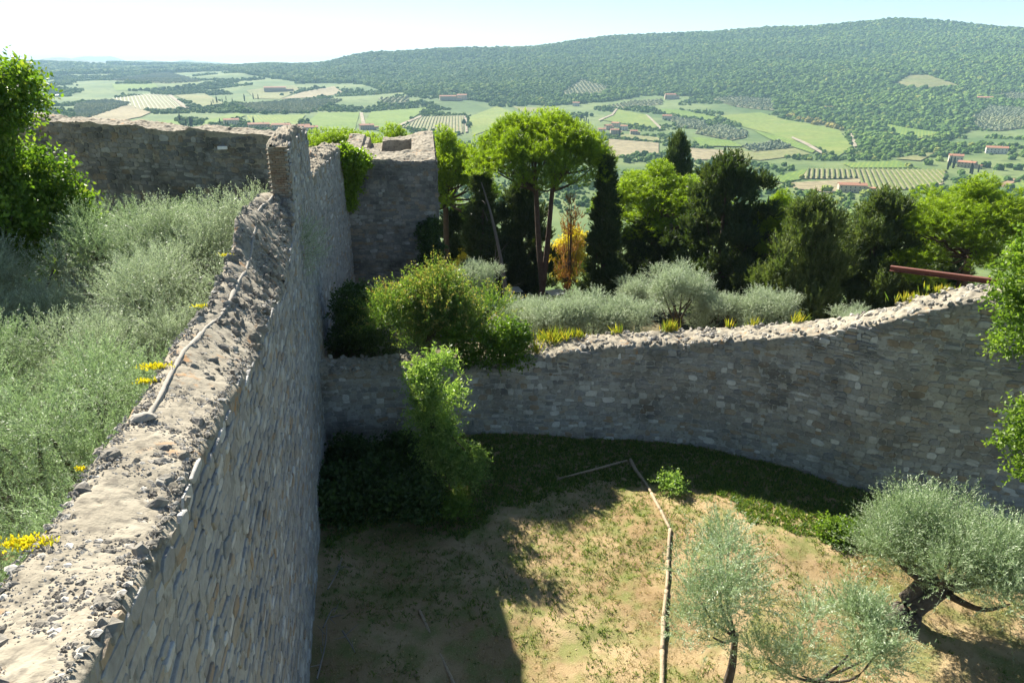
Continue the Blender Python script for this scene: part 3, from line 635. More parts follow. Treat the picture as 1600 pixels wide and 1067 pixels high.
# broken edge stones along the courtyard side of the top
edge = []
for Y in np.cumsum(rngw.uniform(.15, 1.1, 34)):
    w = rngw.uniform(.12, .30); Y_ = Y + rngw.normal() * .04; tilt = unit(np.array([.5 + rngw.normal() * .2, rngw.normal() * .2, 1.0])); T = unit(np.cross(tilt, [1, 0, 0])); U = np.cross(tilt, T)
    edge.append((np.array([wall_x(Y_) - rngw.uniform(.0, .14), Y_, zr(Y_) - .06]), T, tilt, U, w, w * .7, rngw.uniform(.03, .06)))
set_stones(lw_, edge, M_CAPS, 120, 'edge_stone', rngw)
# pale mortar strip that runs along the top
SPX = [(226, 652), (258, 615), (285, 560), (322, 512), (352, 475), (378, 440), (392, 405), (394, 365), (396, 340), (405, 322), (428, 300)]
ys, fs = [], []
for x, y in SPX:
    best = min(((abs(project(np.array([[wall_x(Y) - .97 * (1 - f), Y, topz(Y, f)]]))[0][0] - x) + abs(project(np.array([[wall_x(Y) - .97 * (1 - f), Y, topz(Y, f)]]))[1][0] - y), Y, f) for Y in np.arange(5, 19.3, .2) for f in np.arange(.05, 1, .1)))
    ys.append(best[1]); fs.append(best[2])
Ys = np.linspace(ys[0], ys[-1], 150); fq = np.interp(Ys, ys, fs) + .012 * fbm(np.stack([Ys * 1.2, 0 * Ys, 0 * Ys], -1), 3); R = []
for q, dz in ((-1, -.05), (-.7, .02), (0, .03), (.7, .02), (1, -.05)):
    hw = .04 + .012 * noise(np.stack([Ys * 3, 0 * Ys + q, 0 * Ys], -1)); R.append(np.stack([wall_x(Ys) - .97 * (1 - fq) + q * hw, Ys, topz(Ys, fq) + dz + .02 + .015 * fbm(np.stack([Ys * 6, 0 * Ys + q, 0 * Ys], -1), 3)], -1))
obj('mortar_strip', mesh('mortar_strip', np.stack(R, 1).reshape(-1, 3), grid_faces(150, 5), M_STRIP, smooth=True), lw_)
Pf = np.array([wall_x(ys[0]) - .97 * (1 - fs[0]) - .05, ys[0], topz(ys[0], fs[0]) + .03]); V, q, t = SV[NF + 3]
obj('loose_stone', mesh('loose_stone', V * [.34, .24, .05], [q, t], M_STRIP, np.zeros(len(V))), None, Pf, .6, label='flat pale stone lying on the wall top where the mortar strip begins', category='stone')

# ---- lower wall across the courtyard
FOOT = [(497, 690), (620, 682), (760, 676), (900, 680), (1000, 684), (1080, 691), (1200, 715), (1280, 738), (1350, 760), (1480, 782), (1600, 800), (1760, 830)]
FP = np.array([at_z(x, y, 0)[:2] for x, y in FOOT]); FP = curve_pts(FP, 40)
cs = np.r_[0, np.cumsum(np.linalg.norm(np.diff(FP, axis=0), axis=1))]; fpx = project(np.c_[FP, np.zeros(len(FP))])[0]
TOPF = [(480, 584), (560, 578), (640, 572), (735, 590), (830, 556), (920, 547), (1000, 540), (1080, 537), (1200, 532), (1290, 519), (1350, 506), (1420, 493), (1480, 476), (1520, 470), (1560, 470), (1700, 474)]
zs = []
for p in FP:
    best = 3.
    for z in np.arange(1.5, 9, .03):
        x, y, _ = project(np.array([[p[0], p[1], z]]))
        if y[0] <= np.interp(x[0], [a for a, _ in TOPF], [b for _, b in TOPF]): best = z; break
    zs.append(best)
zs = np.array(zs); zs[1:-1] = .25 * zs[:-2] + .5 * zs[1:-1] + .25 * zs[2:]
def ltop(s): return np.interp(s, cs, zs)
ww = thing('lower_wall', 'curved lower rubble wall closing the courtyard, face in shade under a pale top', 'stone wall')
ss = np.arange(0, cs[-1], .045); PX = np.stack([np.interp(ss, cs, FP[:, k]) for k in (0, 1)], -1); TT = unit(np.gradient(PX, axis=0)); NN = np.stack([TT[:, 1], -TT[:, 0]], -1)
TH = np.interp(ss, [0, cs[-1]], [1.0, 1.15]); prof = []
jr = .05 * fbm(np.stack([ss * 1.7, 0 * ss, 0 * ss], -1), 4); z0 = ltop(ss) + .07 * fbm(np.stack([ss * .9, 0 * ss + 3, 0 * ss], -1), 4)
for f in np.linspace(0, 1, 14)[:-1]: prof.append(np.c_[PX + NN * (.004 + (jr * f ** 8)[:, None]), -.5 + (z0 - .05 + .5) * f])
for f in np.linspace(0, 1, 22): prof.append(np.c_[PX + NN * (.004 + jr - TH * f)[:, None], z0 + .16 * f - .08 * abs(2 * f - 1) ** 5])
for f in np.linspace(0, 1, 5)[1:]: prof.append(np.c_[PX - NN * TH[:, None], z0 + .1 + (-.5 - z0) * f])
V = np.stack(prof, 1); tp = slice(13, 35); P = V[:, tp].copy(); V[:, tp, 2] += .05 * fbm(P * 2.3, 5, .55) + .05 * np.abs(fbm(P * 6, 3))
Fw = grid_faces(len(ss), V.shape[1])[:, ::-1]; me = mesh('wall_core', V.reshape(-1, 3), Fw, M_TOP, smooth=True); me.materials.append(M_MORTAR)
j = np.arange(len(Fw)) % (V.shape[1] - 1); me.polygons.foreach_set('material_index', np.where((j >= 12) & (j < 35), 0, 1).astype(np.int32)); obj('wall_core', me, ww)
st = lay_face(FP, lambda s: 0 * s - .3, lambda s: ltop(s) - .02, 1, rngw, (.085, .23), (.115, .43), .026)
set_stones(ww, st, M_STONE_L, 300, 'stone', rngw)
caps = []
for k in range(900):
    s = rngw.uniform(0, cs[-1]); p = np.array([np.interp(s, cs, FP[:, 0]), np.interp(s, cs, FP[:, 1])]); i = min(len(ss) - 1, int(s / .045)); f = rngw.uniform(.02, .98); w = rngw.uniform(.09, .26)
    tilt = unit(np.array([rngw.normal() * .3, rngw.normal() * .3 - .15, 1.0])); a = rngw.uniform(0, np.pi); T = unit(np.cross(tilt, [math.cos(a), math.sin(a), 0])); U = np.cross(tilt, T)
    xy = p - NN[i] * TH[i] * f; caps.append((np.array([xy[0], xy[1], z0[i] + .16 * f + .0]), T, tilt, U, w, w * .7, w * .28))
M_CAPL = stone_mat('pale_capping_stone', [(0.0, (0.22, 0.21, 0.18)), (0.3, (0.35, 0.325, 0.275)), (0.7, (0.43, 0.40, 0.34)), (1.0, (0.52, 0.49, 0.43))], .25, .3)
set_stones(ww, caps, M_CAPL, 250, 'capping_stone', rngw)

# ---- square tower at the end
tw_ = thing('wall_tower', 'square ruined stone tower with hollow broken top, ivy on one side', 'tower')
T0, T1 = np.array([-8.7, 36.0]), np.array([-3.76, 36.0]); back = np.array([-.85, 7.0]); TZ = 7.95
def tower_ring(z, inset=0.0): return [(T0[0] + inset, T0[1] + inset, z), (T1[0] - inset, T1[1] + inset, z), (T1[0] + back[0] - inset, T1[1] + back[1] - inset, z), (T0[0] + back[0] + inset, T0[1] + back[1] - inset, z)]
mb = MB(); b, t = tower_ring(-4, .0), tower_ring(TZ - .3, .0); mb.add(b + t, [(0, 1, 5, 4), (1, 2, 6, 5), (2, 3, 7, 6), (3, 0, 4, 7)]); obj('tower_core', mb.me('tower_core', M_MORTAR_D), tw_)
g = 90; u, v = np.meshgrid(np.linspace(0, 1, g), np.linspace(0, 1, g), indexing='ij')
XY = T0[None, None] + (T1 - T0) * u[..., None] + back * v[..., None]
zt_ = TZ - .12 + .55 * v + .35 * np.clip((u - .55) * 3, 0, 1) * v
hole = (u > .40) & (u < .74) & (v > .35) & (v < .78); zt_ = np.where(hole, TZ - .55, zt_); low = (u > .25) & (u <= .40) & (v > .45); zt_ = np.where(low, zt_ - .35, zt_)
zt_ = np.where(u < .2, zt_ + .15, zt_); Pn = np.stack([XY[..., 0], XY[..., 1], 0 * u], -1); zt_ = zt_ + .09 * fbm(Pn * 1.3, 5) + .05 * np.abs(fbm(Pn * 4, 3))
edge_m = (u == 0) | (u == 1) | (v == 0) | (v == 1); zt_ = np.where(edge_m, TZ - .5, zt_)
obj('broken_top', mesh('broken_top', np.stack([XY[..., 0], XY[..., 1], zt_], -1).reshape(-1, 3), grid_faces(g, g)[:, ::-1], M_TOP), tw_)
st = lay_face([T0, T1], lambda s: 0 * s - 4, lambda s: 0 * s + TZ, 1, rngw, (.11, .25), (.15, .48), .024)
st += lay_face([T1, T1 + back], lambda s: 0 * s - 4, lambda s: 0 * s + TZ + s * .1, 1, rngw, (.11, .25), (.15, .48), .024)
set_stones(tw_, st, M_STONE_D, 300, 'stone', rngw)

# ---- wall at the back of the olive terrace
bw = thing('terrace_back_wall', 'long dark stone wall behind the olive terrace, running from the leafy tree', 'stone wall')
B0, B1 = np.array([-26., 30.4]), np.array([-7.85, 24.77]); Lb = np.linalg.norm(B1 - B0); Tb = (B1 - B0) / Lb; Nb = np.array([Tb[1], -Tb[0]])
bt = lambda s: np.interp(s, [0, 8, 11, 13.5, 16, Lb], [10.35, 10.3, 10.25, 10.05, 10.0, 9.95]) + .07 * noise(np.stack([np.asarray(s) * 1.1, 0 * np.asarray(s), 0 * np.asarray(s)], -1))
ss2 = np.arange(0, Lb, .08); z2 = bt(ss2); pr = []
B = B0 + Tb * ss2[:, None]
for f in np.linspace(0, 1, 8)[:-1]: pr.append(np.c_[B, 2.5 + (z2 - .08 - 2.5) * f])
for f in np.linspace(0, 1, 16): pr.append(np.c_[B - Nb * f * .9, z2 + .1 * f])
for f in (.5, 1): pr.append(np.c_[B - Nb * .9, z2 + (-4 - z2) * f])
V = np.stack(pr, 1); P = V[:, 7:23].copy(); V[:, 7:23, 2] += .05 * fbm(P * 2, 4) + .05 * np.abs(fbm(P * 5, 3)); Fb = grid_faces(len(ss2), V.shape[1])[:, ::-1]; me = mesh('wall_core', V.reshape(-1, 3), Fb, M_TOP); me.materials.append(M_MORTAR_D)
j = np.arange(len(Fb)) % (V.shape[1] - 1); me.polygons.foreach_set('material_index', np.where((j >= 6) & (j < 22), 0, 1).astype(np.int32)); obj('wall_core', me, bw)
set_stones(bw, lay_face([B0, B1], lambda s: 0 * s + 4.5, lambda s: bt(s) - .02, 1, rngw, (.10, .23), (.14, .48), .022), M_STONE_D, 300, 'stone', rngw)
p = at_y(352, 230, 25.6); mb = MB(); mb.box(-.16, .16, -.12, .12, -.05, .05)
obj('floodlight', mb.me('floodlight', simple('white_enamel', (.8, .8, .78), .4)), None, p - [0, .25, 0], .3, label='small white flat lamp fixed to the dark terrace back wall', category='lamp')

# ------------------------------------------------------------------ near grounds
def sheet(name, fn, x0, x1, y0, y1, st, mat, keep=None):
    xs, ys_ = np.arange(x0, x1 + st, st), np.arange(y0, y1 + st, st); X, Y = np.meshgrid(xs, ys_, indexing='ij'); Z = fn(X, Y)
    Fg = grid_faces(len(xs), len(ys_))[:, ::-1]
    if keep is not None:
        k = keep(X, Y).ravel(); Fg = Fg[k[Fg].all(1)]
    return obj(name, mesh(name, np.stack([X, Y, Z], -1).reshape(-1, 3), Fg, mat, smooth=True), kind='structure')
def wall_y(x): return np.interp(x, FP[:, 0], FP[:, 1])
def court_z(X, Y):
    P = np.stack([X, Y, 0 * X], -1); hump = .35 * np.exp(-((X - 6.5) / 3) ** 2 - ((Y - 16) / 2.2) ** 2)
    return hump - .25 * np.clip((X - 9) / 6, 0, 1) + .10 * fbm(P * .35, 4) + .02 * fbm(P * 2.5, 3) - .10
m, nt_, out_ = newmat('courtyard_earth'); pos = geo_pos(nt_)
n1 = tex(nt_, pos, .45, 7); n2 = tex(nt_, pos, 5, 6); n3 = tex(nt_, pos, 40, 4); n4 = tex(nt_, pos, 1.6, 6)
c = mixc(nt_, ramp(nt_, n1.outputs[0], [(.38, (0, 0, 0)), (.62, (1, 1, 1))]), (0.27, 0.19, 0.095), (0.40, 0.30, 0.165))
c = mixc(nt_, ramp(nt_, n4.outputs[0], [(.44, (0, 0, 0)), (.62, (.85, .85, .85))]), c, (0.17, 0.19, 0.06))
c = mixc(nt_, ramp(nt_, n2.outputs[0], [(.55, (0, 0, 0)), (.75, (.6, .6, .6))]), c, (0.17, 0.11, 0.06))
c = mixc(nt_, ramp(nt_, n3.outputs[0], [(.58, (0, 0, 0)), (.68, (.6, .6, .6))]), c, (0.48, 0.37, 0.22))
finish(nt_, out_, c, .95, bump(nt_, mixc(nt_, .5, n2.outputs[0], n3.outputs[0]), .8, .05), .1); M_EARTH = m
sheet('courtyard_ground', court_z, -9.5, 26, -6, 25, .14, M_EARTH, lambda X, Y: (X > wall_x(Y) - .7) & (Y < wall_y(X) + .6))
def terr_z(X, Y): return 4.0 + .15 * fbm(np.stack([X, Y, 0 * X], -1) * .4, 4) - .02 * (Y - 10)
sheet('olive_terrace', terr_z, -32, -2, -8, 32, .3, M_EARTH, lambda X, Y: (X < wall_x(Y) - .35) & (Y < B0[1] + (X - B0[0]) * Tb[1] / Tb[0] + .6))
def rear_z(X, Y):
    d = np.clip(Y - wall_y(X), 0, 30); zt = np.interp(X, [-8, 4, 9, 14, 30], [1.6, 1.4, 1.8, 3.6, 4.2]); g = ground_z(X, Y)
    f = np.clip((d - 3) / 16, 0, 1); f = f * f * (3 - 2 * f); return zt * (1 - f) + (g + .25) * f + .1 * fbm(np.stack([X, Y, 0 * X], -1) * .5, 3)
M_LEAFLIT = simple('leaf_litter', (0.13, 0.11, 0.055), ns=3, var=.5, bs=.6, bd=.08)
sheet('rear_slope', rear_z, -12, 40, 15, 46, .4, M_LEAFLIT, lambda X, Y: (Y > wall_y(X) + .5) & (X > np.interp(Y, [20, 27, 36, 46], [-6.4, -7.8, -8.6, -9])))
def rz_at(x, y): return float(rear_z(np.array([x]), np.array([y]))[0]) if y < 45 else float(ground_z(np.array([x]), np.array([y]))[0])

# ------------------------------------------------------------------ olives
OL = [build_olive(11 + k, mat=(M_OLIVE, M_OLIVEG)[k], R=2.3, H=4.1 + .3 * k, ns=4700, per=16, ll=.056, lw=.0125, tl=.36, nl=30, up=.55) for k in range(2)]
OLR = build_olive(17, R=1.6, H=3.7, ns=2600, per=15, tl=.36, up=.45, nl=20, trunk_h=1.0, trunk_r=.14)
spots = [(-6.3, 6.0, 1, .95), (-7.0, 9.6, 1, .98), (-7.9, 13.2, 2, .95), (-8.4, 16.8, 0, 1.1), (-8.9, 20.6, 2, 1.3), (-10.4, 7.4, 1, 1.0), (-10.9, 11.4, 1, .98), (-11.6, 15.2, 2, .92),
         (-13.4, 17.8, 0, 1.1), (-15.0, 14.2, 2, 1.0), (-11.8, 21.2, 1, 1.15), (-17.0, 20.2, 2, 1.0), (-4.9, 2.2, 1, .9)]
for i, (x, y, k, s) in enumerate(spots):
    lab = 'grey green olive tree in the grove between the two high walls'
    if i in (0, 1, 2, 3, 12): lab = 'grey green olive tree growing right against the tall wall with the mortar strip'
    if i == 11: lab = 'olive tree half hidden behind the big leafy tree'
    if i == 8: lab = 'rounded grey olive standing clear beside the big leafy tree'
    if i == 4: lab = 'pale olive with upright shoots in the corner by the brick pillar'
    place('olive_tree', OL[k % 2], lab, 'olive tree', (x, y, 4.0 - .02 * (y - 10) - .1), 1.3 * i, s, 'olives on the terrace')
big = build_olive(41, R=2.0, H=2.6, ns=4800, per=14, mat=M_OLIVEG, trunk_h=.85, trunk_r=.235, lean=(.75, .1), nl=28, up=.8)
bp = at_z(1412, 968, -.05); place('olive_tree', big, 'old olive with thick dark leaning trunk on the sunny courtyard slope', 'olive tree', bp)
thin1 = build_olive(52, R=1.5, H=4.2, ns=1000, per=15, mat=M_OLIVEG, trunk_h=1.5, trunk_r=.08, lean=(.1, .1), nl=12, tl=.5)
place('olive_tree', thin1, 'thin young olive with sparse see-through crown and slim stem by the log edging', 'olive tree', (4.4, 11.0, -.05))
thin2 = build_olive(53, R=1.35, H=2.9, ns=1250, per=15, mat=M_OLIVEG, trunk_h=.9, trunk_r=.07, lean=(.2, .1), nl=12, tl=.5)
place('olive_tree', thin2, 'low bushy young olive between the thin olive and the old olive', 'olive tree', (5.85, 10.5, -.1))
for i, (px, ptop, Y, k, s) in enumerate([(925, 452, 25.6, 0, 1.0), (865, 462, 25.2, 2, .85), (985, 462, 25.4, 0, .8), (1065, 408, 28, 2, 1.05), (1130, 455, 27, 0, .75), (1205, 448, 26.5, 0, .85), (1345, 478, 25, 0, .75), (820, 460, 26.5, 0, .9), (745, 405, 31, 2, .8), (1000, 430, 33, 2, .9)]):
    p = at_y(px, ptop, Y); h = 3.7 * s
    place('olive_tree', OLR, {3: 'tall silver olive behind the lower wall in front of the dark trees', 6: 'low olive bush at the foot of the feathery cypress', 8: 'small olive near the foot of the tower behind the shrub', 9: 'olive standing at the foot of the slim cypress'}.get(i, 'grey olive bush just behind the lower wall'), 'olive tree', (p[0], Y, p[2] - h + .15), 2.1 * i, s, 'olives behind the lower wall')

# ------------------------------------------------------------------ park trees behind the walls
def stand(px, ytop, Y, H, zb=None):
    """position so that the tree's top is where the photograph shows it; base from the ground there"""
    p = at_y(px, ytop, Y); return (p[0], Y, p[2] - H), p
P1 = build_pine(71, R=4.5, H=12.2, Hc=4.4, nt_=11500, per=16, nl=190); P2 = build_pine(72, R=4.4, H=11.2, Hc=5.0, fork=False, low=2.2)
def pine(px, yt, Y, me, H, lab, rz=0., sR=1.0):
    p = at_y(px, yt, Y); g = rz_at(p[0], Y) if Y < 45 else float(ground_z(np.array([p[0]]), np.array([Y]))[0]); s = (p[2] - g) / H
    t = place('stone_pine', me, lab, 'pine tree', (p[0], Y, g), rz); t.scale = (sR, sR, s)
pine(846, 178, 44, P1, 12.2, 'tall umbrella pine with forked trunk standing clear of the other trees', .1)
pine(690, 207, 52, P2, 11.2, 'umbrella pine with twin trunks right behind the stone tower', .9, .95)
pine(612, 203, 60, P2, 11.2, 'bright pine crown showing over the top of the tower', 2.2, 1.15)
pine(525, 206, 66, P1, 12.2, 'low bright pine crown between the tower and the raised wall', 1.6, 1.2)
pine(1035, 258, 50, P2, 11.2, 'bright green pine between slim cypress and broad dark cypress', 3.1, 1.15)
pine(1225, 304, 43, P2, 11.2, 'small bright pine with bare leaning trunk among the dark conifers', 4.4, .6)
pine(1535, 282, 38, P2, 11.2, 'broad bright umbrella pine above the rusty beam', 5.2, 1.08)
def conifer(px, yt, Y, me, H, lab, sR=1.0, rz=0., cat='cypress', name='cypress_tree'):
    p = at_y(px, yt, Y); g = rz_at(p[0], Y) if Y < 45 else float(ground_z(np.array([p[0]]), np.array([Y]))[0]); s = (p[2] - g) / H
    t = place(name, me, lab, cat, (p[0], Y, g), rz); t.scale = (sR, sR, s)
slim = build_conifer(81, 9.5, 1.35, 150, 6000, 11, ll=.2, lw=.075)
ovo = lambda t: min(1, .55 + 1.6 * t) * math.sqrt(max(0, 1 - t ** 2.4))
broad = build_conifer(82, 9.5, 2.9, 190, 9000, 11, M_CYP, ovo, .5, .22, .085, rough=.3)
feath = build_conifer(83, 7.5, 2.2, 160, 8500, 11, M_CYPG, ovo, .55, .19, .065, rough=.32)
conifer(950, 248, 42, slim, 9.5, 'slim near-black cypress beside the dead brown conifer')
conifer(752, 258, 47, slim, 9.5, 'dark cypress behind the bare leaning trunk', 1.15, 1.)
conifer(815, 290, 50, broad, 9.5, 'dark cypress behind the trunk of the tall umbrella pine', .75, 2.)
conifer(1140, 247, 43, broad, 9.5, 'broad dark cypress, the largest of the dark conifers', .98, .5)
conifer(1062, 213, 72, broad, 9.5, 'dark tree top rising behind the bright pine', .62, 4.5)
conifer(1277, 312, 35, feath, 7.5, 'feathery olive green cypress rising straight behind the lower wall', .95, .3)
conifer(1385, 303, 39, feath, 7.5, 'dark feathery cypress next to the rusty beam end', 1.05, 2.4)
conifer(1205, 380, 46, broad, 9.5, 'dark conifer in the shade behind the small pine', .8, 3.3)
conifer(1010, 350, 47, broad, 9.5, 'dark conifer under the bright pine beside the slim cypress', .8, 1.3)
conifer(1460, 370, 45, broad, 9.5, 'dark conifer under the broad umbrella pine', .9, 5.3)
conifer(715, 330, 56, broad, 9.5, 'dark conifer under the twin trunk pine', .8, 5.9)
deadc = build_conifer(84, 7, 1.1, 50, 420, 9, M_RUST, lambda t: .35 + .65 * (1 - t), .4, .14, .05, trunk=.12)
conifer(893, 305, 44, deadc, 7, 'dead rust brown conifer between the tall pine and slim cypress', .9, 0, 'dead tree', 'dead_conifer')
aut = build_broad(85, [(0, 0, 3, 1.2), (.8, .3, 2.2, 1), (-.9, 0, 2.2, 1), (.2, .5, 4, .9), (-.4, .2, 1.3, .9)], 1500, 9, .5, .16, .1, M_AUTUMN, trunk=((0, 0, -.6), (0, 0, 2)))
for px, Y, s, lab in ((885, 51, .95, 'yellow autumn tree glowing behind the dead conifer'), (735, 50, .9, 'yellow autumn shrub in the dark gap beside the tower'), (1190, 49, 1.0, 'yellow autumn shrub glowing behind the small pine')):
    x = at_y(px, 420, Y)[0]; g = float(ground_z(np.array([x]), np.array([float(Y)]))[0]); place('autumn_tree', aut, lab, 'tree', (x, Y, g + (.8 if px == 885 else 0)), px, s)
mb = MB(); a = at_y(792, 445, 40); b = at_y(768, 335, 41); c_ = at_y(752, 285, 41.5); a[2] = rz_at(a[0], 40) - .2
mb.tube(curve_pts([a, (a + b) / 2 + [.35, 0, 0], b, c_], 14) - a, np.linspace(.16, .03, 14), 8, 4, .1)
rb = np.random.default_rng(9)
for k in range(7):
    q = a + (c_ - a) * rb.uniform(.3, .95); e = q + rb.normal(size=3) * [.6, .5, .5] + [0, 0, .5]; mb.tube(curve_pts([q - a, (q + e) / 2 - a + [0, 0, .1], e - a], 6), np.linspace(.022, .006, 6), 5, k)
obj('bare_tree', mb.me('bare_tree', simple('grey_bark', (.17, .15, .13))), None, a, label='bare leaning grey trunk with thin twigs left of the tall umbrella pine', category='dead tree')

# big leafy tree on the terrace, trees and shrubs on the walls
rl = np.random.default_rng(15); lob = []
for k in range(48):
    t = rl.random(); a = rl.uniform(0, 2 * np.pi); q = 2.5 * math.sqrt(rl.random()) * (1.05 - .5 * t); lob.append((q * math.cos(a), q * math.sin(a), 1.6 + 6.6 * t, rl.uniform(.45, .85)))
lt = build_broad(16, lob, 7500, 7, .55, .155, .09, M_BROAD, .25, ((0, 0, -.3), (.1, 0, 1.5), (0, 0, 3.4)), .24, tint_up=.25)
place('leafy_tree', lt, 'tall leafy broadleaf tree in front of the dark terrace back wall', 'tree', (-15.3, 20.6, 3.8), 0.6, (.95, .95, .98))
rl = np.random.default_rng(18); lob = []
for (px, py, Y, r) in [(1590, 420, 15.2, .55), (1565, 470, 15.4, .5), (1600, 500, 15, .7), (1575, 540, 15.2, .5), (1640, 450, 15, .9), (1660, 540, 15, .9), (1585, 655, 14.8, .45), (1560, 690, 14.9, .28), (1610, 690, 14.6, .6), (1590, 740, 14.8, .4), (1640, 720, 14.5, .7), (1680, 640, 14.6, .9), (1620, 385, 15.3, .6), (1700, 400, 15.2, 1.0)]:
    q = at_y(px + 14, py, Y); lob.append((q[0] - 14.6, q[1] - 15, q[2], r * .85))
rt_ = build_broad(19, lob, 3000, 8, .34, .105, .06, M_BRIGHT, .2, ((0, 0, -.4), (.1, 0, 2), (-.1, 0, 3.6)), .16, tint_up=.3, droop=.5)
place('leafy_tree', rt_, 'bright green leafy tree against the high end of the lower wall', 'tree', (14.6, 15, 0))
rl = np.random.default_rng(21); lob = [(rl.normal() * 1.0 + .25, rl.normal() * .6, .7 + rl.random() * 1.7, rl.uniform(.35, .65)) for _ in range(20)]
lob = [(x, y, z - .35 * abs(x), r) for x, y, z, r in lob]
sh = build_broad(22, lob, 3600, 15, .95, .085, .04, M_SHRUB, .9, ((0, 0, -.3), (0, 0, .7)), .09, spread=.75, rnd=.4, droop=.15, tint_up=.4)
q = at_y(672, 560, 23.3); place('wall_shrub', sh, 'large yellow green shrub with reddish tips growing behind the lower wall', 'shrub', (q[0], 23.3, 2.4), 0, (.92, .9, 1.08))
def ivy(name, lab, lobes, n, mat, ll=.09, origin=(0, 0, 0), seed=1, cat='ivy', per=8, tl=.3, up=0.1, lw=None, extra=None):
    rng = np.random.default_rng(seed); L = [(a - origin[0], b - origin[1], c - origin[2], r) for a, b, c, r in lobes]
    o = obj(name, crown_mesh(name, mat, twigs(rng, L, n, per, tl, ll, lw or ll * .7, up=up, spread=.95, rnd=.6, shell=.35, droop=.4)), None, origin, label=lab, category=cat)
    return o
L = []
for k in range(26):
    px, py = rl.uniform(705, 815), rl.uniform(512, 570); py = max(py, 512 + abs(px - 765) * .25); qq = at_y(px, py, 22.1 + rl.uniform(-.1, .5)); L.append((*qq, rl.uniform(.22, .4)))
ivy('ivy_drape', 'dark green ivy hanging over the lower wall top below the shrub', L, 1500, M_BROAD, .09, tuple(at_y(760, 560, 22.2)), 3)
L = [(*at_y(rl.uniform(532, 600), rl.uniform(455, 545), rl.uniform(24, 27)), rl.uniform(.4, .8)) for _ in range(18)]
ivy('ivy_mound', 'dark ivy mound in the shade between the tall wall and the shrub', L, 1800, M_IVY, .11, tuple(at_y(560, 540, 25)), 4)
L = [(*at_y(rl.uniform(512, 568), 236 + rl.uniform(0, 22), 35.2 + rl.uniform(-.3, .5)), rl.uniform(.35, .55)) for _ in range(12)] + [(*at_y(540 + rl.uniform(-10, 22) * (1 - k / 14), 255 + k * 5, 35.6), .38) for k in range(14)]
ivy('ivy_cascade', 'lime green ivy spilling down the tower where it meets the tall wall', L, 2300, M_LIME, .13, tuple(at_y(540, 330, 35.6)), 5)
L = [(*at_y(676 + rl.uniform(-16, 8), y, 35.7), .35) for y in range(355, 425, 7)]
ivy('ivy_column', 'dark ivy climbing the foot of the tower corner', L, 700, M_IVY, .13, tuple(at_y(680, 425, 35.7)), 6)
lob = [(rl.normal() * .35, rl.normal() * .3, z, .32 - .05 * abs(z - 2)) for z in np.linspace(.7, 3.5, 14)] + [(1.0, -.2, .6, .35), (.7, -.1, .9, .4), (1.3, -.2, 1.0, .2)]
ash = build_broad(25, lob, 1500, 12, .5, .12, .038, M_ASH, .45, ((0, 0, -.3), (.05, 0, 1), (0, 0, 2.2)), .04, droop=.5, tint_up=.2)
place('ash_sapling', ash, 'slender light green sapling in front of the lower wall below the shrub', 'sapling', (-2.35, 18.5, 0), 0, (1.0, .95, 1.15))
dk = [(rl.uniform(-5.6, -2.6), rl.uniform(16.8, 20.6), rl.uniform(.0, .6), rl.uniform(.4, .65)) for _ in range(26)]
for k, grp in enumerate((dk[:9], dk[9:18], dk[18:])):
    o = np.mean([g_[:3] for g_ in grp], 0); o[2] = 0
    ivy('corner_shrub', 'dark shrub in the shaded corner where the two walls meet', grp, 1300, M_IVY, .12, tuple(o), 30 + k, 'shrub', up=.6)['group'] = 'shrubs in the shaded corner'
for k, (px, py, lab) in enumerate([(1050, 768, 'small pale weed at the shadow edge by the log end'), (1292, 845, 'bright green weed clump at the shadow edge beside the old olive'), (1325, 840, 'bushy weed tucked against the old olive crown'), (712, 805, 'sunlit green tuft beside the dark corner shrubs')]):
    q = at_z(px, py, 0); L = [(q[0] + rl.normal() * .16, q[1] + rl.normal() * .16, .15 + rl.random() * .2, .18) for _ in range(7)]
    ivy('weed_clump', lab, L, 200, M_BRIGHT if k else M_ASH, .07, (q[0], q[1], 0), 60 + k, 'weed', up=.8)
# yellow ferns on the back edge of the lower wall, sedum along the tall wall
def tuft(name, lab, loc, n, h, r, mat, seed, cat, w=.02, group=None):
    rng = np.random.default_rng(seed); P = np.c_[rng.normal(size=(n, 2)) * r * [1, .5], rng.random(n) * .03]; D = unit(np.c_[rng.normal(size=(n, 2)) * .35, np.ones(n)])
    V, Q = leaf_geo(P, D, h * rng.uniform(.4, 1.1, n), w, rng); o = obj(name, mesh(name, V, Q, mat, np.repeat(rng.random(n), 4)), None, loc, label=lab, category=cat)
    if group: o['group'] = group
for k, (px, py, h, r, n) in enumerate([(866, 521, .6, .3, 260), (902, 520, .4, .15, 90), (965, 512, .5, .10, 40), (1047, 508, .5, .12, 120), (1138, 500, .4, .06, 30), (1175, 505, .4, .12, 30), (1245, 503, .5, .09, 40), (840, 548, .6, .05, 40), (1420, 475, .35, .25, 100), (1475, 462, .25, .25, 90)]):
    best = min(range(len(ss)), key=lambda i: abs(project(np.array([[*(PX[i] - NN[i] * TH[i] * .92), z0[i] + .1]]))[0][0] - px)); f = .92 if k != 7 else .1; q = PX[best] - NN[best] * TH[best] * f
    tuft('yellow_fern', 'yellow fern tuft growing on the back edge of the lower wall' if k != 7 else 'single thin yellow stalk on the lower wall beside the hanging ivy', (q[0], q[1], z0[best] + .08), n, h, r, M_YEL, 70 + k, 'fern', .035, 'yellow ferns on the lower wall' if k != 7 else None)
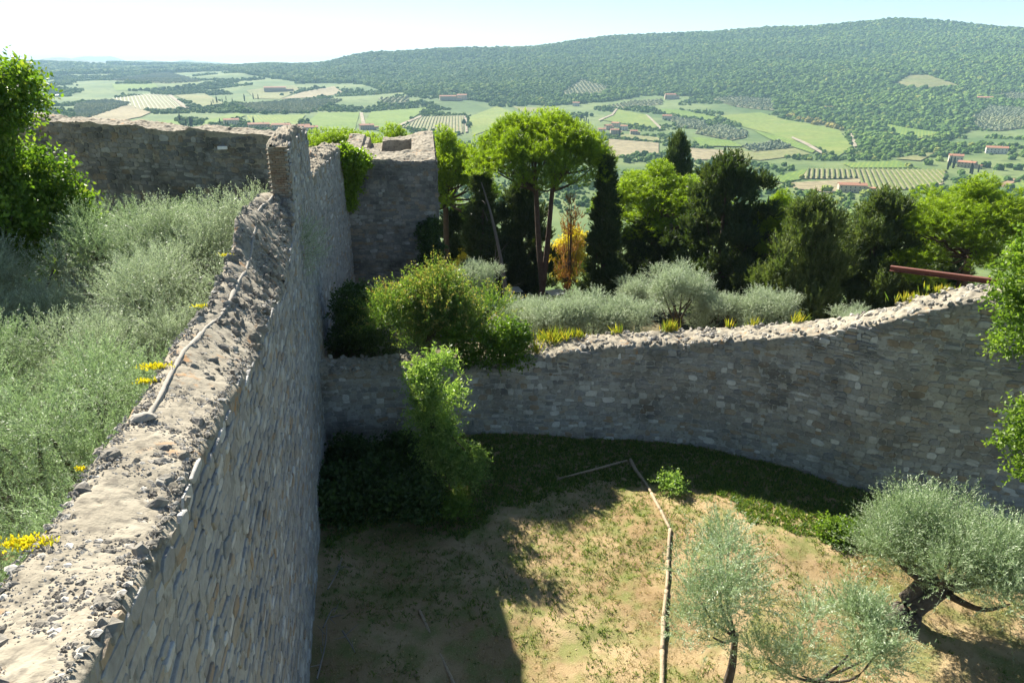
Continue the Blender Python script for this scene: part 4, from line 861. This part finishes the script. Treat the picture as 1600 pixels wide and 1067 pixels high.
for k, (px, py, n, r) in enumerate([(40, 850, 420, .09), (128, 742, 60, .03), (240, 570, 320, .09), (228, 595, 160, .06), (310, 463, 60, .06), (352, 392, 90, .07)]):
    Y, z = on_plane(px, py, 1.0); tuft('sedum_clump', 'yellow flowering stonecrop clump on the olive side edge of the tall wall', (wall_x(Y) - 1.0, Y, zl(Y) - .04), n, .05, r, M_SEDUM, 90 + k, 'plant', .02, 'stonecrop along the tall wall')
mb = MB()
for k in range(3):
    a = on_plane(500, 318, 0); P0 = np.array([wall_x(a[0]) + .03, a[0], a[1]]); mb.tube(curve_pts([P0 * 0, (.25, -.3, .05 + .03 * k), (.55 + .1 * k, -.6, .32 + .1 * k)], 6), np.linspace(.015, .006, 6), 5, k)
obj('dry_twig', mb.me('dry_twig', M_DEAD), None, P0, label='dry twigs sticking out of the tall wall below the low section', category='twig')

# ------------------------------------------------------------------ courtyard details
rc = np.random.default_rng(33)
def scatter(n, x0, x1, y0, y1, fn):
    x, y = rc.uniform(x0, x1, n), rc.uniform(y0, y1, n); k = (x > wall_x(y) + .15) & (y < wall_y(x) - .1) & fn(x, y); return x[k], y[k]
def blades(name, x, y, h, w, mat, lean, per=1, kind='stuff', flat=1.0):
    n = len(x); x, y = np.repeat(x, per) + rc.normal(size=n * per) * .035, np.repeat(y, per) + rc.normal(size=n * per) * .035
    D = unit(np.c_[rc.normal(size=(n * per, 2)) * lean, np.full(n * per, flat)]); P = np.c_[x, y, court_z(x, y) - .005]
    V, Q = leaf_geo(P, D, h * rc.uniform(.5, 1.3, n * per), w, rc, True); obj(name, mesh(name, V, Q, mat, np.repeat(rc.random(n * per), 3)), None, kind=kind, label='low growth covering the courtyard ground', category='grass')
dens = lambda x, y, s, t: fbm(np.stack([x * s, y * s, 0 * x + t], -1), 3)
x, y = scatter(21000, -7, 16, 7, 23, lambda x, y: dens(x, y, .6, 2) + .6 * rc.random(len(x)) > .05); blades('dry_grass', x, y, .08, .014, M_STRAW, .9, 5)
x, y = scatter(17000, -7, 16, 7, 23, lambda x, y: dens(x, y, .8, 7) + .5 * (y - 14) / 5 + .5 * rc.random(len(x)) > .12); blades('green_grass', x, y, .10, .022, M_WEED, .8, 6)
x, y = scatter(26000, -6.5, 15, 13, 23, lambda x, y: wall_y(x) - y < np.interp(x, [-6, -1, 2, 5], [6.5, 5.5, 4.4, 3.8]) + 1.4 * dens(x, y, .5, 4)); blades('ground_cover', x, y, .13, .05, M_WEED, .8, 5)
x, y = scatter(7000, -7, 16, 7, 22, lambda x, y: rc.random(len(x)) < .6)
n = len(x); V, Q = leaf_geo(np.c_[x, y, court_z(x, y) + .012], unit(np.c_[rc.normal(size=(n, 2)), rc.normal(size=n) * .2]), .06, .035, rc)
obj('fallen_leaves', mesh('fallen_leaves', V, Q, M_STRAW, np.repeat(rc.random(n), 4)), None, kind='stuff', label='dry fallen leaves strewn over the courtyard earth', category='leaves')
LOGS = [(985, 716), (1004, 748), (1018, 772), (1032, 805), (1046, 836), (1043, 880), (1041, 925), (1037, 962), (1035, 1010), (1034, 1085)]
le = thing('log_edging', 'line of pale weathered logs edging the courtyard path', 'log edging')
for a, b in zip(LOGS[:-1], LOGS[1:]):
    p, q = at_z(*a, .03), at_z(*b, .03); p[2] = court_z(*p[:2]) + .05; q[2] = court_z(*q[:2]) + .05; mb = MB(); r = rc.uniform(.042, .06)
    mid = (p + q) / 2 + [rc.normal() * .03, 0, 0]; mb.tube(curve_pts([p, mid, q], 8), r * np.linspace(1.05, .9, 8), 9, int(r * 1e4), .12); obj('log', mb.me('log', M_LOG, True), le)
for a, b, lab in (((870, 747), (980, 718), 'half buried log lying in the shade of the lower wall'), ((655, 950), (720, 1085), 'dark sunken timber in the shade of the tall wall')):
    p, q = at_z(*a, 0), at_z(*b, 0); mb = MB(); p[2] = court_z(*p[:2]) + .03; q[2] = court_z(*q[:2]) + .03; mb.tube(curve_pts([p, (p + q) / 2, q], 9) - p, np.full(9, .04), 8, 2, .15); obj('log', mb.me('log', M_LOG, True), None, p, label=lab, category='log')
for k, pts in enumerate([[(495, 1060), (510, 1010), (512, 985)], [(505, 980), (520, 955), (528, 960)], [(535, 985), (548, 1010), (556, 1030)], [(512, 920), (530, 895), (535, 880)], [(605, 735), (625, 705), (640, 685)]]):
    W3 = [at_z(x, y, .05) + [0, 0, .1 * i] for i, (x, y) in enumerate(pts)]; mb = MB(); mb.tube(curve_pts(W3, 9) - W3[0], np.linspace(.022, .008, 9), 6, k, .2)
    for j in range(4):
        s = W3[0] + (W3[-1] - W3[0]) * rc.uniform(.2, .9); mb.tube(curve_pts([s - W3[0], s - W3[0] + rc.normal(size=3) * [.2, .2, .1] + [0, 0, .1]], 4), np.linspace(.012, .004, 4), 5, j)
    obj('dead_branch', mb.me('dead_branch', M_DEAD), None, W3[0], label='pale dead branch lying at the foot of the tall wall', category='branch', group='dead branches at the wall foot')
# rusty steel beam
a, b = at_y(1391, 419, 24.0), at_y(1610, 447, 21.6); d = unit(b - a); Lb_ = 11.0; up_ = np.array([0, 0, 1.]); sd = unit(np.cross(d, up_)); up_ = np.cross(sd, d)
bm_ = thing('steel_beam', 'rust red steel beam jutting out beyond the high end of the lower wall', 'beam', a)
def bar(name, w0, w1, h0, h1, l0=0., l1=Lb_):
    V = [d * l + sd * w + up_ * h for l in (l0, l1) for h in (h0, h1) for w in (w0, w1)]; mb = MB(); mb.add(V, [(0, 1, 3, 2), (4, 6, 7, 5), (0, 4, 5, 1), (2, 3, 7, 6), (0, 2, 6, 4), (1, 5, 7, 3)]); obj(name, mb.me(name, M_STEEL), bm_)
M_STEEL = simple('rusted_steel', (0.15, 0.06, 0.042), .8, 5, .35, .2, .01)
bar('top_flange', -.10, .10, .065, .085); bar('bottom_flange', -.10, .10, -.085, -.065); bar('web', -.012, .012, -.065, .065)
pe = d * 10.2; mb = MB(); mb.box(pe[0] - .15, pe[0] + .15, pe[1] - .15, pe[1] + .15, -a[2] - .5, pe[2] - .085); obj('support_post', mb.me('support_post', M_STEEL), bm_)

# parked cars under the pines
M_GLASS = simple('car_glass', (.03, .035, .04), .08, 1, 0, 0, spec=.6); M_TYRE = simple('tyre', (.02, .02, .02), .8); M_RIM = simple('rim', (.5, .5, .5), .35, metal=.8)
def car(loc, rz, col, lab):
    t = thing('parked_car', lab, 'car', loc, rz, None); pm = simple('car_paint', col, .3, 1, .02, 0, spec=.5)
    pr = [(-2.05, .35), (-2.1, .75), (-1.9, .95), (-.9, 1.02), (1.7, .98), (2.05, .8), (2.1, .4)]; cab = [(-1.0, 1.0), (-.35, 1.42), (1.0, 1.45), (1.75, .98)]
    def ext(P, w0, w1):
        n = len(P); V = [(x, s * (w0 if z < 1.1 else w1), z) for s in (-1, 1) for x, z in P]; return V, [(i, (i + 1) % n, n + (i + 1) % n, n + i) for i in range(n)], n
    for nm, P, w0, w1, mt in (('body', pr, .86, .84, pm), ('windows', cab, .80, .62, M_GLASS)):
        V, q, n = ext(P, w0, w1); mb = MB(); mb.add(V, q); me = bmesh.new(); vs = [me.verts.new(v) for v in V]; [me.faces.new([vs[i] for i in f]) for f in q]; me.faces.new(vs[:n][::-1]); me.faces.new(vs[n:]); bmesh.ops.bevel(me, geom=me.edges[:], offset=.05, segments=2, affect='EDGES'); mm = bpy.data.meshes.new(nm); me.to_mesh(mm); mm.materials.append(mt); obj(nm, mm, t)
    mb = MB(); mb.box(-.3, .95, -.58, .58, 1.44, 1.49); obj('roof', mb.me('roof', pm), t)
    for x in (-1.3, 1.3):
        for s in (-1, 1):
            mb = MB(); mb.tube([(x, s * .68, .32), (x, s * .88, .32)], [.32, .32], 16); w = obj('wheel', mb.me('wheel', M_TYRE), t); mb = MB(); mb.tube([(x, s * .86, .32), (x, s * .89, .32)], [.19, .19], 12); obj('rim', mb.me('rim', M_RIM), w)
for px, Y, rz, col, lab in ((793, 47, .3, (.75, .75, .75), 'white car parked in the shade left of the tall pine trunk'), (862, 46, .4, (.5, .52, .55), 'silver car parked in the shade right of the tall pine trunk')):
    x = at_y(px, 455, Y)[0]; car((x, Y, float(ground_z(np.array([x]), np.array([float(Y)]))[0]) + .03), rz, col, lab)

# ------------------------------------------------------------------ valley: houses, trees, woods
WALLC = [simple('plaster_%d' % i, c, ns=.4, var=.1, bs=0) for i, c in enumerate([(.50, .40, .28), (.58, .50, .38), (.44, .34, .24), (.60, .55, .46)])]
M_ROOF = simple('terracotta_tiles', (.36, .17, .10), ns=1.5, var=.35); M_WIN = simple('dark_window', (.04, .04, .045), .3)
def house(loc, w, dp, h, rz, wm, lab, group=None, wing=True):
    t = thing('farmhouse', lab, 'house', loc, rz, group)
    mb = MB(); mb.box(-w / 2, w / 2, -dp / 2, dp / 2, -4, h)
    V = [(-w / 2, -dp / 2, h), (-w / 2, dp / 2, h), (-w / 2, 0, h + dp * .17), (w / 2, -dp / 2, h), (w / 2, dp / 2, h), (w / 2, 0, h + dp * .17)]; mb.add(V, None, [(0, 2, 1), (3, 4, 5)])
    if wing: mb.box(w * .5, w * .85, -dp * .4, dp * .3, -4, h * .62)
    obj('wall', mb.me('wall', wm), t); mb = MB(); e = .5; k = dp * .17; th = .3
    for s in (-1, 1):
        V = [(x, y, z + o) for o in (0.03, th) for x in (-w / 2 - e, w / 2 + e) for y, z in ((s * (dp / 2 + e), h - e * .34), (0, h + k))]; mb.add(V, [(0, 1, 3, 2), (4, 6, 7, 5), (0, 4, 5, 1), (2, 3, 7, 6), (0, 2, 6, 4), (1, 5, 7, 3)])
    r = obj('roof', mb.me('roof', M_ROOF), t); mb = MB(); mb.box(w * .2, w * .2 + .9, -.4, .5, h, h + k + 1.2); obj('chimney', mb.me('chimney', wm), r)
    if wing: mb = MB(); mb.box(w * .5 + .05, w * .88, -dp * .44, dp * .34, h * .62 + .02, h * .62 + .4); obj('wing_roof', mb.me('wing_roof', M_ROOF), t)
    for fl in range(2 if h > 5 else 1):
        for i in range(max(2, int(w / 3.5))):
            x = -w / 2 + (i + .5) * w / max(2, int(w / 3.5)); mb = MB(); z = 1.2 + fl * 2.9; mb.box(x - .5, x + .5, -dp / 2 - .06, -dp / 2 + .1, z, z + 1.4); obj('window', mb.me('window', M_WIN), t)
    mb = MB(); mb.box(-.6, .6, -dp / 2 - .08, -dp / 2 + .1, -.3, 1.05); obj('door', mb.me('door', M_BARK), t)
HS = [(1330, 300, 24, 10, 6.5, .2, 'red roofed farmhouse below the striped vineyard'), (1492, 254, 15, 10, 8, .1, 'pale tall house in the hamlet above the vineyard corner'), (1510, 262, 18, 9, 6, -.3, 'long low house at the foot of the hamlet'), (1556, 240, 24, 11, 7, .1, 'wide tan villa above the hamlet'),
      (1047, 155, 26, 14, 10, .3, 'pink villa among cypresses below the wooded hill'), (1042, 187, 18, 11, 7, 0, 'small farmhouse on the green rise beside the track'), (1538, 158, 30, 12, 7, 0, 'farmhouse above the right-hand olive grove'), (1297, 172, 26, 10, 5, 0, 'long shed roof in the middle of the woods'),
      (700, 157, 40, 14, 9, .1, 'long villa on the wooded rise behind the green fields'), (722, 155, 24, 14, 9, -.1, 'pale villa next to the long villa'), (430, 144, 60, 16, 11, 0, 'large pink estate house on the far slope'), (900, 166, 16, 10, 7, 0, 'white house by the olive grove under the woods'),
      (573, 203, 22, 11, 7, .2, 'pale house at the end of the field track'), (362, 196, 22, 12, 8, .1, 'pinkish house showing over the terrace back wall'), (960, 210, 14, 9, 7, .2, 'house in the hillside village by the cypress'), (975, 204, 12, 9, 7, -.2, 'house in the hillside village by the cypress'), (950, 203, 12, 9, 7, .5, 'house in the hillside village by the cypress'), (962, 199, 14, 9, 7, -.4, 'house in the hillside village by the cypress'), (990, 211, 12, 9, 6, .1, 'house in the hillside village by the cypress'), (940, 208, 12, 9, 6, .1, 'house in the hillside village by the cypress'),
      (405, 202, 30, 12, 7, .05, 'roof of a village house peeping over the terrace back wall'), (440, 203, 26, 12, 7, -.1, 'roof of a village house peeping over the terrace back wall'), (470, 205, 26, 12, 7, .1, 'roof of a village house peeping over the terrace back wall'), (487, 207, 18, 11, 7, 0, 'roof of a village house peeping over the terrace back wall')]
housexy = []
for i, (px, py, w, dp, h, rz, lab) in enumerate(HS):
    p = land(px, py); housexy.append(p[:2]); az = -math.atan2(p[0], p[1]); g = None
    if 'village by' in lab: g = 'hillside village houses'
    if 'peeping' in lab: g = 'village houses beyond the terrace wall'
    house(p, w, dp, h, az + rz, WALLC[i % 4], lab, g, i % 2 == 0)
housexy = np.array(housexy)

def blob(seed, sub, sx, sz, amp, mat, sc=1.6):
    bm = bmesh.new(); bmesh.ops.create_icosphere(bm, subdivisions=sub, radius=1); V = np.array([v.co for v in bm.verts]); d = 1 + amp * fbm(V * sc + seed * 3.1, 3) + amp * .5 * fbm(V * sc * 3 + seed, 2)
    for v, k in zip(bm.verts, d): v.co = Vector((v.co.x * k * sx, v.co.y * k * sx, v.co.z * k * sz + sz * .8))
    me = bpy.data.meshes.new('tree_mass'); bm.to_mesh(me); bm.free(); me.materials.append(mat); return me
def farleaf(name, stops):
    m, nt, out = newmat(name); oi = nt.nodes.new('ShaderNodeObjectInfo'); c = ramp(nt, oi.outputs['Random'], stops); n = tex(nt, coords(nt), 3.0, 4)
    wv = tex(nt, oi.outputs['Location'], .0045, 4); c = mixc(nt, ramp(nt, wv.outputs[0], [(.42, (0, 0, 0)), (.6, (.55, .55, .55))]), c, mixc(nt, 1.0, c, (1.7, 1.45, 1.1), 'MULTIPLY'))
    c = mixc(nt, ramp(nt, n.outputs[0], [(.35, (.55, .55, .55)), (.65, (1, 1, 1))]), (0, 0, 0), c); finish(nt, out, c, .9, bump(nt, n.outputs[0], 1, .4), .1); return m
M_FW = farleaf('woodland', [(0, (.055, .12, .024)), (.35, (.09, .175, .034)), (.7, (.125, .22, .042)), (.93, (.16, .25, .055)), (1, (.24, .28, .065))])
M_FO = farleaf('far_olive', [(0, (.21, .26, .14)), (1, (.31, .35, .21))]); M_FC = farleaf('far_cypress', [(0, (.02, .035, .015)), (1, (.045, .065, .025))]); M_FY = farleaf('far_yellow', [(0, (.22, .21, .05)), (1, (.3, .27, .08))])
def gn_scatter(name, P, Sc, me, seed, label, cat):
    pm = bpy.data.meshes.new(name + '_points'); pm.vertices.add(len(P)); pm.vertices.foreach_set('co', np.asarray(P, np.float32).ravel())
    a = pm.attributes.new('sc', 'FLOAT_VECTOR', 'POINT'); a.data.foreach_set('vector', np.asarray(Sc, np.float32).ravel())
    rr = np.random.default_rng(seed); a = pm.attributes.new('rot', 'FLOAT_VECTOR', 'POINT'); a.data.foreach_set('vector', np.c_[np.zeros((len(P), 2)), rr.uniform(0, 6.28, len(P))].astype(np.float32).ravel())
    proto = bpy.data.objects.new(name + '_source', me)
    ng = bpy.data.node_groups.new(name, 'GeometryNodeTree'); ng.interface.new_socket('Geometry', in_out='INPUT', socket_type='NodeSocketGeometry'); ng.interface.new_socket('Geometry', in_out='OUTPUT', socket_type='NodeSocketGeometry')
    gi, go = ng.nodes.new('NodeGroupInput'), ng.nodes.new('NodeGroupOutput'); ip = ng.nodes.new('GeometryNodeInstanceOnPoints'); oi = ng.nodes.new('GeometryNodeObjectInfo'); oi.inputs['Object'].default_value = proto
    for nm, key in (('sc', 'Scale'), ('rot', 'Rotation')):
        na = ng.nodes.new('GeometryNodeInputNamedAttribute'); na.data_type = 'FLOAT_VECTOR'; na.inputs['Name'].default_value = nm; ng.links.new(na.outputs[0], ip.inputs[key])
    ng.links.new(gi.outputs[0], ip.inputs['Points']); ng.links.new(oi.outputs['Geometry'], ip.inputs['Instance']); ng.links.new(ip.outputs[0], go.inputs[0])
    o = obj(name, pm, kind='stuff', label=label, category=cat); md = o.modifiers.new('scatter', 'NODES'); md.node_group = ng; return o
FOREST = [(330, 60), (345, 108), (420, 122), (480, 130), (560, 130), (600, 142), (680, 150), (760, 160), (860, 166), (960, 158), (1000, 150), (1120, 150), (1200, 165), (1240, 186), (1320, 200), (1345, 235), (1400, 236), (1470, 222), (1515, 205), (1525, 180), (1640, 165), (1640, -40), (330, -40)]
rf = np.random.default_rng(77)
def cand(n, r0, r1, a0=-40, a1=40):
    r = np.sqrt(rf.uniform(r0 ** 2, r1 ** 2, n)); a = np.radians(rf.uniform(a0, a1, n)); x, y = r * np.sin(a), r * np.cos(a); return x, y, ground_z(x, y), r
def infield(x, y, grow=None):
    k = np.zeros(len(x), bool)
    for kind, Wp in fieldw:
        lo, hi = Wp.min(0), Wp.max(0); c = (x > lo[0]) & (x < hi[0]) & (y > lo[1]) & (y < hi[1])
        if c.any(): idx = np.nonzero(c)[0]; k[idx[inpoly(x[idx], y[idx], Wp)]] = True
    return k
blobs = [blob(k, 3, 1, .95, .30, M_FW) for k in range(3)]
x, y, z, r = cand(330000, 520, 3750); px, py, _ = project(np.c_[x, y, z]); nz = fbm(np.stack([x / 120, y / 120, 0 * x], -1), 3)
fo = inpoly(px, py, FOREST); hedge = (nz > .10) & (r > 520); keep = (fo | (hedge & (rf.random(len(x)) < .5))) & ~infield(x, y) & ((px > -120) & (px < 1720))
for hx, hy in housexy: keep &= np.hypot(x - hx, y - hy) > 17
fo = fo[keep]; x, y, z, r = x[keep], y[keep], z[keep], r[keep]; sc = np.interp(r, [500, 1200, 3700], [2.6, 3.9, 5.9]) * rf.choice([.5, .75, 1.0, 1.4], len(x), p=[.25, .35, .28, .12]) * rf.uniform(.85, 1.2, len(x)) * np.where(fo, 1, .72); which = rf.integers(0, 3, len(x))
for k in range(3):
    q = which == k; gn_scatter('woodland', np.c_[x, y, z - sc * .25][q], np.c_[sc, sc, sc * rf.uniform(.75, 1.15, len(sc))][q], blobs[k], k, 'oak woods and hedgerow trees covering the far hill and valley', 'woods')
x, y, z, r = cand(26000, 3750, 6200, -40, -2); k = fbm(np.stack([x / 300, y / 300, 0 * x], -1), 3) > -.1; x, y, z = x[k], y[k], z[k]
gn_scatter('distant_woods', np.c_[x, y, z - 2], np.full((len(x), 3), 9.) * rf.uniform(.6, 1.3, (len(x), 1)), blobs[0], 5, 'blue distant woods on the far left hills', 'woods')
ol = blob(7, 3, 1, .8, .35, M_FO); PP = []
for kind, Wp in fieldw:
    if kind != 'grove': continue
    lo, hi = Wp.min(0), Wp.max(0); stp = 8.0 if np.mean(Wp[:, 1]) < 1600 else 11.0; gx, gy = np.meshgrid(np.arange(lo[0], hi[0], stp), np.arange(lo[1], hi[1], stp)); gx = gx.ravel() + rf.normal(size=gx.size) * .7; gy = gy.ravel() + rf.normal(size=gy.size) * .7
    k = inpoly(gx, gy, Wp); PP.append(np.c_[gx[k], gy[k], ground_z(gx[k], gy[k]) + .8])
PP = np.concatenate(PP); gn_scatter('olive_groves', PP, np.full((len(PP), 3), 2.5) * rf.uniform(.7, 1.25, (len(PP), 1)), ol, 8, 'grey green olive groves planted in rows on the far slopes', 'olive grove')
Py = []
for t in np.linspace(0, 1, 34):
    p = land(1232 + 82 * t + rf.normal() * 4, 182 + 21 * t + rf.normal() * 1.5); Py.append(p)
gn_scatter('yellow_hedge', np.array(Py), np.full((34, 3), 5.) * rf.uniform(.7, 1.2, (34, 1)), blob(9, 3, 1, .8, .3, M_FY), 9, 'yellowing tree belt along the top of the big vineyard', 'hedge')
# vine rows
M_VINE = leafmat('vine_leaf', [(.10, .15, .03), (.16, .2, .045), (.22, .24, .06)], .3, .6)
def vine_rows(Wp, a, b, spacing, lab):
    A, B_ = land(*a)[:2], land(*b)[:2]; d = (B_ - A) / np.linalg.norm(B_ - A); nn = np.array([d[1], -d[0]]); q = Wp @ nn; l = Wp @ d; mb = MB()
    for off in np.arange(q.min(), q.max(), spacing):
        tt = np.arange(l.min(), l.max(), 3.0); P = tt[:, None] * d + off * nn; k = inpoly(P[:, 0], P[:, 1], Wp); idx = np.nonzero(k)[0]
        for run in np.split(idx, np.nonzero(np.diff(idx) > 1)[0] + 1):
            if len(run) < 3: continue
            Q_ = P[run]; z = ground_z(Q_[:, 0], Q_[:, 1]) + .9; hw = (.7 + .25 * rf.random(len(run)))[:, None]; ht = 1.7 + .5 * rf.random(len(run))
            V = np.stack([np.c_[Q_ - nn * hw, z - .3], np.c_[Q_ - nn * hw * .6, z + ht], np.c_[Q_ + nn * hw * .6, z + ht], np.c_[Q_ + nn * hw, z - .3]], 1).reshape(-1, 3); mb.add(V, grid_faces(len(run), 4), None, rf.random(len(V)))
    if mb.n: obj('vine_rows', mb.me('vine_rows', M_VINE), kind='stuff', label=lab, category='vineyard')
vf = [w for k, w in fieldw if k == 'vine']
vine_rows(vf[0], (1400, 295), (1384, 268), 5.2, 'striped vineyard rows on pale soil above the red roofed farmhouse')
vine_rows(vf[1], (690, 207), (694, 184), 5.5, 'narrow striped vineyard beyond the tower'); vine_rows(vf[2], (240, 171), (225, 150), 8.0, 'striped vineyard on the far left slope')
# single cypresses and valley trees that can be told apart
cy = blob(12, 3, .17, 1, .25, M_FC, 2.2); n_c = 0
for (cx, cy_, n, dx, dy, hh) in [(612, 0, 0, 0, 0, 0), (292, 196, 5, 16, 4, 11), (283, 193, 2, 4, 2, 16), (397, 197, 1, 0, 0, 14), (349, 198, 3, 10, 2, 10), (908, 190, 8, 12, 4, 11), (968, 215, 1, 0, 0, 15), (1250, 0, 0, 0, 0, 0), (1042, 155, 3, 8, 3, 13), (1478, 262, 3, 14, 5, 12), (1520, 268, 4, 12, 6, 10), (340, 163, 6, 20, 6, 13), (390, 157, 5, 16, 4, 13), (1098, 175, 6, 24, 1, 7), (1130, 240, 2, 4, 2, 9), (1000, 328, 0, 0, 0, 0)]:
    for k in range(n):
        p = land(cx + rf.normal() * dx * .6, cy_ + rf.normal() * dy * .6); h = hh * rf.uniform(.75, 1.2); o = obj('valley_cypress', cy, None, p - [0, 0, .5], rf.uniform(0, 6), h / 1.9, label='small dark cypress standing among the far fields and houses', category='cypress', group='far cypresses')
vt = [blob(20 + k, 3, 1, .9, .38, M_FW, 1.9) for k in range(3)]
for k, (px, py, s) in enumerate([(1216, 303, 5), (1262, 306, 5), (1290, 300, 6), (1310, 305, 4), (1352, 308, 6), (1375, 306, 5), (1400, 312, 5), (1225, 260, 4), (1197, 262, 3), (1248, 247, 2.5), (1280, 249, 3), (1420, 262, 5), (1450, 258, 6), (1468, 252, 5), (1520, 262, 5), (1540, 262, 6), (1560, 266, 6), (1575, 262, 5), (1590, 266, 6), (1470, 245, 6), (1440, 246, 5), (1372, 248, 6), (1350, 250, 6), (1330, 252, 5), (1500, 240, 6), (440, 150, 6), (455, 147, 5), (385, 177, 7), (446, 178, 6), (330, 197, 6), (375, 200, 6), (345, 195, 4), (1000, 252, 5), (980, 254, 6), (1015, 250, 6), (1030, 252, 5), (990, 245, 4), (870, 320, 4), (905, 322, 4), (887, 300, 5), (1500, 272, 4), (1580, 250, 5)]):
    p = land(px, py); o = obj('valley_tree', vt[k % 3], None, p - [0, 0, s * .2], rf.uniform(0, 6), s * .8, label='round green tree standing among the valley fields and hamlets', category='tree', group='far field trees')

# ------------------------------------------------------------------ haze
bm = bmesh.new(); bmesh.ops.create_cube(bm, size=1); me = bpy.data.meshes.new('haze'); bm.to_mesh(me); hz = obj('haze', me, kind='stuff', label='thin blue summer haze over the valley', category='haze')
zlo, zhi = float(H2.min()) - 90, float(H2.max()) + 40; hz.scale = (28400, 28400, zhi - zlo); hz.location = (0, 0, (zlo + zhi) / 2)
m = bpy.data.materials.new('haze'); m.use_nodes = True; nt = m.node_tree; nt.nodes.clear(); out = nt.nodes.new('ShaderNodeOutputMaterial'); pv = nt.nodes.new('ShaderNodeVolumePrincipled')
pv.inputs['Color'].default_value = (.50, .74, 1.0, 1); pv.inputs['Density'].default_value = 0.0001; pv.inputs['Anisotropy'].default_value = 0.0; nt.links.new(pv.outputs[0], out.inputs['Volume']); me.materials.append(m)
